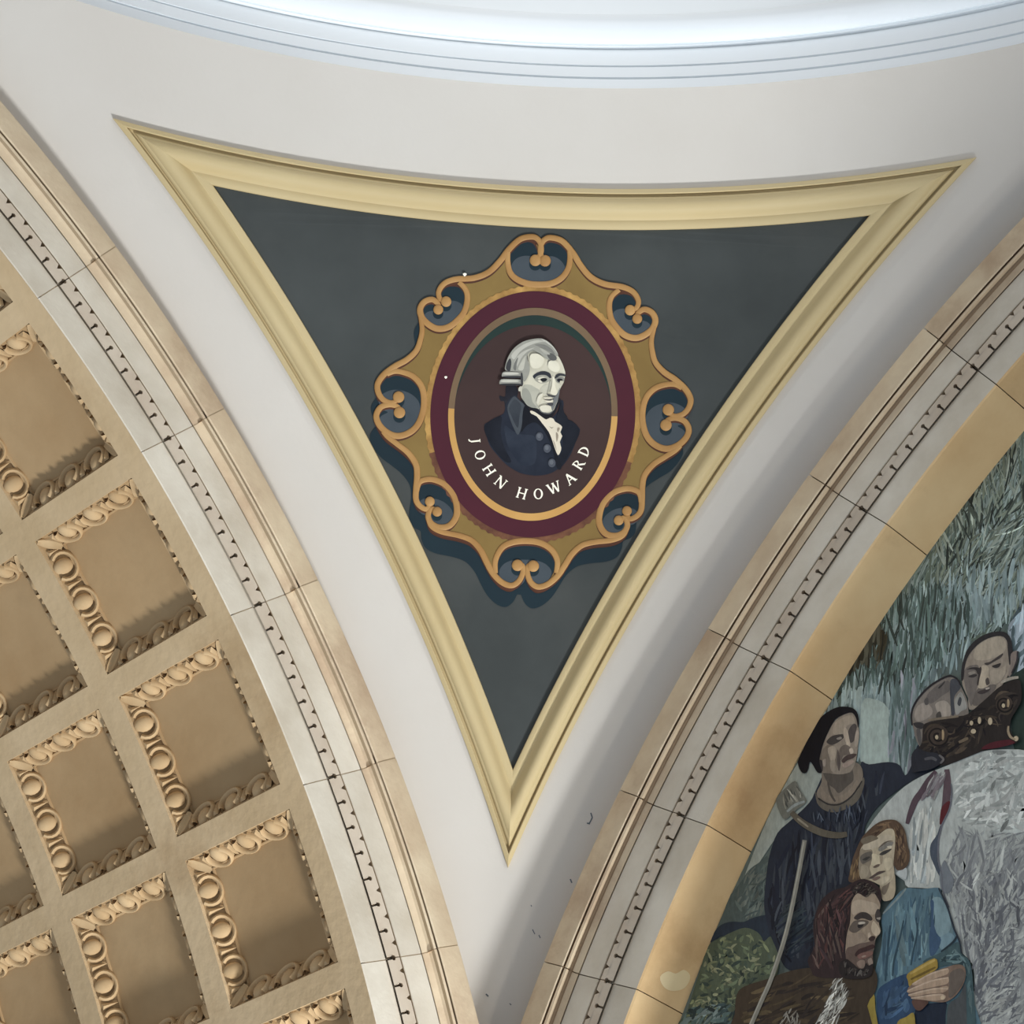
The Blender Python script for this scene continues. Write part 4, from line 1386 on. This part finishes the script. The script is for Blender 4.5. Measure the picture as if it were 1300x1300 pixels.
# ---- youth in blue
ym = mp('youth_in_blue', kE([(340, 195), (480, 200), (620, 190), (645, 240), (690, 340), (740, 510), (790, 640), (808, 735), (875, 800), (900, 950), (908, 1130), (915, 1420), (90, 1420), (100, 1150), (78, 1020), (100, 850),
                            (140, 700), (155, 560), (150, 420), (240, 290)]), (92, 120, 132), tU)
ym['label'] = 'youth with brown hair in a blue tunic holding a yellow book'
strokes('tunic_strokes', kE([(300, 280), (600, 220), (700, 400), (780, 640), (640, 720), (480, 800), (360, 910), (120, 1000), (150, 700), (180, 450)]), 150,
        [(110, 140, 150), (78, 104, 118), (124, 150, 156), (66, 92, 108), (98, 126, 136)], 86, 7, 44, 4.5, ym)
mp('tunic_light', kE([(560, 290), (630, 270), (690, 360), (720, 470), (700, 560), (620, 600), (580, 560), (590, 420)]), (132, 156, 162), ym)
mp('tunic_light', kE([(620, 620), (700, 560), (750, 600), (700, 660), (640, 700)]), (124, 150, 160), ym)
mp('tunic_fold', kE([(550, 300), (580, 310), (575, 450), (600, 560), (640, 620), (600, 720), (550, 750), (540, 600), (560, 450)]), (66, 90, 116), ym)
line('tunic_line', kE([(330, 460), (310, 560), (290, 640), (250, 800), (240, 920)]), 2.5, (54, 76, 88), ym)
line('tunic_line', kE([(445, 480), (440, 580), (410, 720), (390, 830)]), 2.5, (54, 76, 88), ym)
line('tunic_line', kE([(220, 500), (205, 640), (190, 830), (180, 960)]), 3, (54, 78, 92), ym)
line('tunic_edge', kE([(350, 195), (300, 260), (160, 405)]), 2.6, (132, 146, 146), ym)
mp('tunic_lower', kE([(115, 1050), (180, 980), (350, 900), (375, 960), (395, 1100), (430, 1200), (300, 1290), (130, 1420), (112, 1200)]), (52, 76, 104), ym)
strokes('tunic_strokes', kE([(130, 1050), (340, 930), (390, 1120), (410, 1200), (140, 1300)]), 40, [(66, 92, 120), (44, 66, 94), (74, 100, 124)], 60, 30, 22, 5, ym)
mp('dark_gap', kE([(430, 1190), (520, 1150), (620, 1140), (690, 1150), (705, 1420), (430, 1420)]), (34, 44, 60), ym)
slv = mp('sleeve', kE([(490, 800), (640, 725), (720, 670), (780, 640), (806, 700), (812, 740), (875, 800), (905, 1000), (915, 1420), (700, 1420), (690, 1160), (770, 1100), (835, 980), (850, 900), (830, 840), (700, 830), (600, 850)]),
         (70, 92, 96), ym)
strokes('sleeve_strokes', kE([(600, 800), (760, 680), (870, 810), (900, 1000), (905, 1300), (860, 1300), (850, 900), (820, 820)]), 40, [(88, 112, 114), (54, 74, 80), (104, 126, 128)], 10, 50, 20, 3, slv)
mp('sleeve_shade', kE([(700, 1170), (790, 1090), (840, 980), (850, 1150), (840, 1420), (705, 1420)]), (78, 82, 84), slv)
line('sleeve_edge', kE([(640, 720), (740, 640), (770, 590)]), 2.5, (44, 58, 66), slv)
line('tunic_outline', kE([(620, 195), (650, 255), (700, 370), (745, 520), (795, 640), (808, 730)]), 2.4, (48, 56, 66), ym)
wc = mp('white_collar', kC([(885, 985), (960, 930), (1025, 915), (1035, 1000), (1010, 1070), (950, 1040)]), (186, 192, 190), ym)
nk = mp('neck', kC([(660, 1150), (740, 1140), (830, 1070), (862, 990), (875, 1120), (872, 1240), (830, 1340), (720, 1370), (680, 1300)]), (176, 162, 138), ym)
mp('neck_shade', kC([(690, 1180), (760, 1140), (800, 1090), (780, 1180), (730, 1280), (690, 1260)]), (122, 110, 96), nk)
hr = mp('hair', kC([(228, 1090), (245, 980), (265, 880), (290, 780), (320, 700), (400, 520), (480, 420), (600, 312), (720, 258), (850, 252), (925, 290), (990, 370), (1022, 470), (1040, 590), (1072, 740), (1050, 860), (1000, 920), (950, 945),
                    (890, 940), (840, 880), (700, 1000), (400, 1130), (300, 1120)]), (92, 74, 60), ym)
strokes('hair_strokes', kC([(480, 440), (620, 320), (780, 265), (920, 300), (1010, 450), (1060, 740), (960, 930), (870, 900), (870, 500), (780, 370), (600, 480)]), 60,
        [(112, 92, 72), (72, 56, 48), (128, 104, 80)], 70, 22, 14, 2, hr, flow=lambda x, y: 40 if x < 1130 else 95)
strokes('hair_strokes', kC([(240, 1080), (270, 880), (380, 700), (390, 900), (380, 1100)]), 24, [(126, 104, 76), (84, 66, 54), (108, 88, 66)], 80, 10, 14, 2, hr)
yf = mp('face', kC([(740, 388), (830, 378), (866, 440), (872, 560), (862, 700), (848, 860), (862, 980), (830, 1080), (750, 1140), (690, 1162), (600, 1120), (500, 1080), (400, 1062), (368, 900), (380, 770), (395, 660), (460, 570), (590, 505)]),
        (188, 175, 150), ym)
for pts, col in (
        ([(380, 780), (400, 660), (480, 640), (560, 680), (552, 820), (520, 920), (545, 1000), (520, 1070), (410, 1060), (368, 900)], (146, 134, 116)),
        ([(400, 900), (480, 880), (510, 960), (470, 1050), (400, 1050)], (162, 150, 130)),
        ([(470, 560), (600, 510), (740, 460), (830, 480), (800, 560), (660, 620), (540, 660), (430, 660)], (192, 180, 158)),
        ([(400, 530), (520, 470), (600, 480), (640, 510), (560, 550), (440, 590)], (116, 106, 90)),
        ([(640, 660), (720, 590), (790, 560), (850, 560), (820, 620), (760, 640), (680, 690)], (134, 130, 122)),
        ([(655, 730), (700, 690), (770, 665), (825, 655), (790, 692), (730, 730), (690, 742)], (66, 64, 62)),
        ([(760, 620), (820, 610), (826, 640), (790, 650)], (206, 196, 176)),
        ([(640, 650), (700, 580), (770, 545), (850, 545), (770, 562), (700, 610)], (104, 94, 84)),
        ([(390, 770), (450, 715), (550, 690), (552, 790), (490, 830), (420, 860)], (104, 98, 90)),
        ([(420, 800), (500, 760), (530, 770), (470, 815)], (66, 64, 62)),
        ([(560, 720), (640, 740), (672, 800), (670, 860), (610, 888), (545, 870), (555, 800)], (206, 194, 166)),
        ([(570, 905), (620, 870), (660, 865), (650, 892), (600, 915)], (104, 90, 80)),
        ([(660, 760), (700, 750), (690, 850), (672, 860)], (160, 146, 126)),
        ([(515, 1055), (580, 1010), (650, 965), (745, 958), (690, 990), (620, 1020), (560, 1062)], (84, 72, 68)),
        ([(560, 1070), (640, 1030), (670, 1050), (600, 1090)], (122, 102, 92)),
        ([(720, 800), (820, 780), (840, 880), (780, 960), (740, 920)], (198, 186, 160)),
        ([(680, 1060), (780, 1030), (810, 1060), (740, 1130), (680, 1140)], (196, 184, 160))):
    mp('face_shade', kC(pts), col, yf)
bk = mp('yellow_book', kE([(362, 915), (430, 860), (590, 775), (618, 840), (590, 880), (430, 980), (385, 1010), (372, 960)]), (160, 134, 66), ym)
line('book_line', kE([(390, 905), (500, 840), (595, 790)]), 3.5, (186, 160, 92), bk)
line('book_line', kE([(395, 950), (500, 900), (600, 850)]), 3.0, (112, 92, 46), bk)
hn = mp('hand', kE([(395, 1000), (540, 905), (690, 850), (770, 828), (832, 840), (850, 900), (830, 990), (770, 1080), (700, 1130), (640, 1140), (540, 1130), (420, 1115), (385, 1080), (370, 1040)]), (128, 108, 94), ym)
for pts in ([(408, 990), (480, 945), (560, 905), (640, 870), (705, 862), (700, 905), (620, 935), (520, 975), (430, 1000)],
            [(368, 1045), (440, 1005), (560, 965), (660, 940), (708, 936), (700, 985), (600, 1010), (480, 1035), (385, 1058)],
            [(376, 1080), (470, 1045), (580, 1030), (690, 1005), (705, 1030), (660, 1060), (540, 1070), (430, 1092)],
            [(400, 1106), (520, 1085), (640, 1075), (684, 1085), (675, 1112), (600, 1128), (480, 1118)]):
    fg = mp('finger', kE(pts), (176, 152, 130), hn)
    line('finger_light', kE([pts[0], pts[2], pts[4]]), 2, (196, 174, 152), fg)
mp('ring', kE([(660 + 18 * math.cos(a), 1102 + 18 * math.sin(a)) for a in [2 * math.pi * k / 10 for k in range(10)]]), (206, 186, 158), hn)
mp('palm_shade', kE([(720, 900), (800, 860), (845, 900), (820, 990), (760, 1070), (710, 1100), (715, 1000)]), (104, 94, 86), hn)
mp('wrist', kE([(410, 1120), (540, 1130), (510, 1180), (470, 1210), (430, 1190)]), (96, 72, 64), hn)
mp('yellow_cloth', kE([(-60, 1420), (-20, 1180), (20, 1110), (92, 1068), (105, 1200), (125, 1420)]), (152, 134, 66), tU)
mp('yellow_cloth', kE([(290, 1300), (360, 1260), (418, 1225), (435, 1310), (430, 1420), (280, 1420)]), (158, 138, 70), tU)

# ---- fur clad bearded figure
bd = mp('bearded_figure', [(938, 1330), (938, 1290), (940, 1266), (950, 1255), (978, 1246), (1000, 1238), (1020, 1233), (1045, 1230), (1062, 1225), (1100, 1215), (1118, 1240), (1116, 1262), (1106, 1280), (1102, 1330)], (66, 56, 46), tU)
bd['label'] = 'bearded man with long dark hair in a brown fur wrap'
strokes('cloak_strokes', [(942, 1320), (945, 1265), (1020, 1238), (1080, 1240), (1100, 1280), (1095, 1320)], 90, [(82, 70, 54), (54, 46, 40), (92, 80, 60), (46, 40, 38)], 25, 16, 28, 4, bd)
strokes('fur_strokes', [(1030, 1320), (1046, 1290), (1062, 1246), (1075, 1240), (1084, 1262), (1072, 1290), (1070, 1320)], 130, [(196, 196, 188), (160, 160, 152), (220, 218, 208), (96, 92, 86)], 58, 14, 18, 2, bd)
strokes('fur_strokes', [(992, 1310), (998, 1285), (1016, 1280), (1022, 1300), (1022, 1320)], 26, [(150, 146, 136), (120, 114, 104)], 70, 25, 10, 1.8, bd)
hb = mp('hair', kD([(190, 1140), (240, 1040), (270, 950), (260, 850), (255, 720), (285, 570), (350, 425), (480, 315), (620, 275), (690, 235), (780, 190), (860, 178), (960, 218), (1040, 290), (1058, 390), (1040, 470), (1000, 400), (900, 420),
                    (780, 420), (720, 520), (690, 700), (660, 830), (660, 1000), (660, 1150), (640, 1330), (300, 1330), (230, 1250)]), (54, 42, 44), bd)
strokes('hair_strokes', kD([(230, 1100), (270, 930), (270, 650), (380, 420), (640, 290), (860, 200), (720, 480), (660, 800), (640, 1150), (500, 1250), (280, 1240)]), 130,
        [(74, 54, 54), (40, 32, 36), (88, 60, 58), (100, 84, 78), (58, 46, 48)], 75, 14, 26, 2.6, hb, flow=lambda x, y: 95 if y > 1160 else 55)
bf = mp('face', kD([(715, 430), (780, 345), (880, 395), (960, 338), (1020, 415), (1048, 490), (1032, 560), (1052, 630), (1030, 700), (1052, 790), (1015, 850), (985, 900), (978, 980), (958, 1060), (962, 1180), (940, 1260), (820, 1290), (690, 1250),
                    (640, 1100), (640, 950), (655, 820), (690, 690), (700, 520)]), (160, 143, 124), bd)
for pts, col in (
        ([(650, 1000), (720, 960), (800, 940), (900, 920), (980, 900), (975, 980), (958, 1060), (962, 1180), (930, 1250), (820, 1290), (690, 1250), (640, 1100)], (104, 88, 80)),
        ([(715, 460), (790, 420), (900, 440), (1000, 470), (1030, 540), (960, 600), (820, 560), (740, 600), (705, 560)], (178, 162, 142)),
        ([(735, 640), (770, 595), (830, 568), (900, 580), (955, 640), (930, 670), (840, 640), (780, 660)], (64, 58, 56)),
        ([(680, 760), (730, 680), (800, 660), (900, 670), (900, 710), (830, 760), (760, 810), (700, 800)], (98, 88, 80)),
        ([(790, 690), (850, 680), (870, 700), (800, 715)], (186, 176, 162)),
        ([(780, 720), (850, 712), (830, 745), (790, 755)], (44, 40, 42)),
        ([(985, 600), (1015, 530), (1045, 560), (1050, 630), (1030, 690), (995, 660)], (70, 64, 62)),
        ([(1000, 640), (1050, 630), (1040, 660)], (160, 152, 142)),
        ([(960, 680), (990, 690), (1050, 790), (1010, 850), (960, 820), (940, 760)], (196, 180, 156)),
        ([(905, 820), (930, 810), (940, 870), (905, 880)], (190, 172, 152)),
        ([(910, 880), (950, 850), (990, 860), (975, 900), (930, 910)], (62, 48, 46)),
        ([(660, 850), (740, 820), (850, 820), (890, 900), (800, 940), (700, 980), (650, 960)], (150, 134, 118)),
        ([(750, 1070), (790, 1010), (870, 980), (960, 950), (985, 985), (930, 1010), (860, 1040), (780, 1090)], (64, 46, 46)),
        ([(780, 1080), (860, 1040), (955, 1030), (955, 1070), (870, 1115), (800, 1120)], (122, 92, 84)),
        ([(830, 1090), (870, 1075), (880, 1090), (840, 1105)], (160, 138, 126)),
        ([(770, 1170), (830, 1130), (870, 1150), (860, 1220), (810, 1230)], (138, 120, 108)),
        ([(900, 1140), (945, 1110), (965, 1180), (930, 1210)], (146, 130, 118))):
    mp('face_shade', kD(pts), col, bf)
br = mp('beard', kD([(640, 1120), (720, 1170), (790, 1230), (850, 1240), (880, 1170), (915, 1200), (965, 1180), (955, 1290), (900, 1340), (760, 1360), (600, 1330), (560, 1200)]), (42, 37, 38), bd)
strokes('beard_strokes', kD([(620, 1140), (800, 1240), (950, 1220), (900, 1330), (640, 1320)]), 40, [(62, 56, 54), (30, 27, 30), (92, 88, 84)], 70, 25, 12, 1.8, br)
strokes('hair_strokes', kD([(720, 260), (860, 190), (1030, 300), (1030, 420), (960, 340), (880, 400), (800, 330), (720, 400)]), 40, [(36, 32, 34), (62, 54, 52), (92, 84, 76)], 60, 40, 10, 1.8, hb, bend=.6)
st = line('staff', [(1027, 1070), (1016, 1130), (1003, 1190), (985, 1245), (972, 1275), (956, 1312)], 5.5, (134, 132, 122), tU, 0.0)
line('staff_light', [(1026, 1072), (1015, 1130), (1002, 1188), (984, 1243), (970, 1275), (954, 1312)], 1.8, (164, 162, 150), st, 0.0)

# scuffs and hairline cracks on the pendentive
mb = MB()
for pts, wd in (([(750, 1032), (752, 1038), (749, 1044), (747, 1046)], 1.6), ([(745, 1045), (749, 1046)], 1.8), ([(724, 1116), (726, 1121)], 1.8), ([(676, 1180), (679, 1186)], 1.2),
                ([(684, 1187), (686, 1191)], 1.2), ([(617, 1262), (620, 1265)], 1.8), ([(647, 1274), (649, 1276)], 1.2), ([(674, 1149), (675, 1151)], 1.2)):
    P = [uv(*p) for p in pts]
    for a, b in zip(P[:-1], P[1:]):
        dx, dy = b[0] - a[0], b[1] - a[1]
        l = math.hypot(dx, dy)
        nx, ny = -dy / l * wd * PXU / 2, dx / l * wd * PXU / 2
        mb.face([mb.vert(sp(*q, 0.0004)) for q in ((a[0] + nx, a[1] + ny), (a[0] - nx, a[1] - ny), (b[0] - nx, b[1] - ny), (b[0] + nx, b[1] + ny))])
sc_ = mb.build('scuff_mark', mat('dark scuff', rgb(96, 104, 112), rough=0.8), bpy.data.objects['wall_pendentive'], sharp=None)

# pale repair patch on the underside of the right arch
def soffit_pt(px, py):
    d = ray_dir(px, py)
    r0 = 0.9708
    a_ = d.y ** 2 + d.z ** 2
    b_ = d.y * CAM.y + d.z * CAM.z
    c_ = CAM.y ** 2 + CAM.z ** 2 - r0 * r0
    return CAM + d * ((-b_ + math.sqrt(b_ * b_ - a_ * c_)) / a_)


vs = [o for o in bpy.data.objects if o.name.startswith('voussoir') and o.parent == tR]
vs.sort(key=lambda o: o.data.vertices[0].co.z)
pp = spline([(838, 1240), (848, 1233), (858, 1236), (868, 1231), (876, 1238), (874, 1248), (866, 1256), (852, 1258), (842, 1252)], True, 3)
mb = MB()
mb.face([mb.vert(soffit_pt(*p)) for p in pp])
host = min(vs, key=lambda o: abs(sum(v.co.z for v in o.data.vertices) / len(o.data.vertices) - soffit_pt(856, 1245).z * S))
mb.build('repair_patch', mat('pale repair mortar', rgb(240, 220, 176), rgb(228, 204, 158), scale=3, rough=0.85), host, sharp=None)
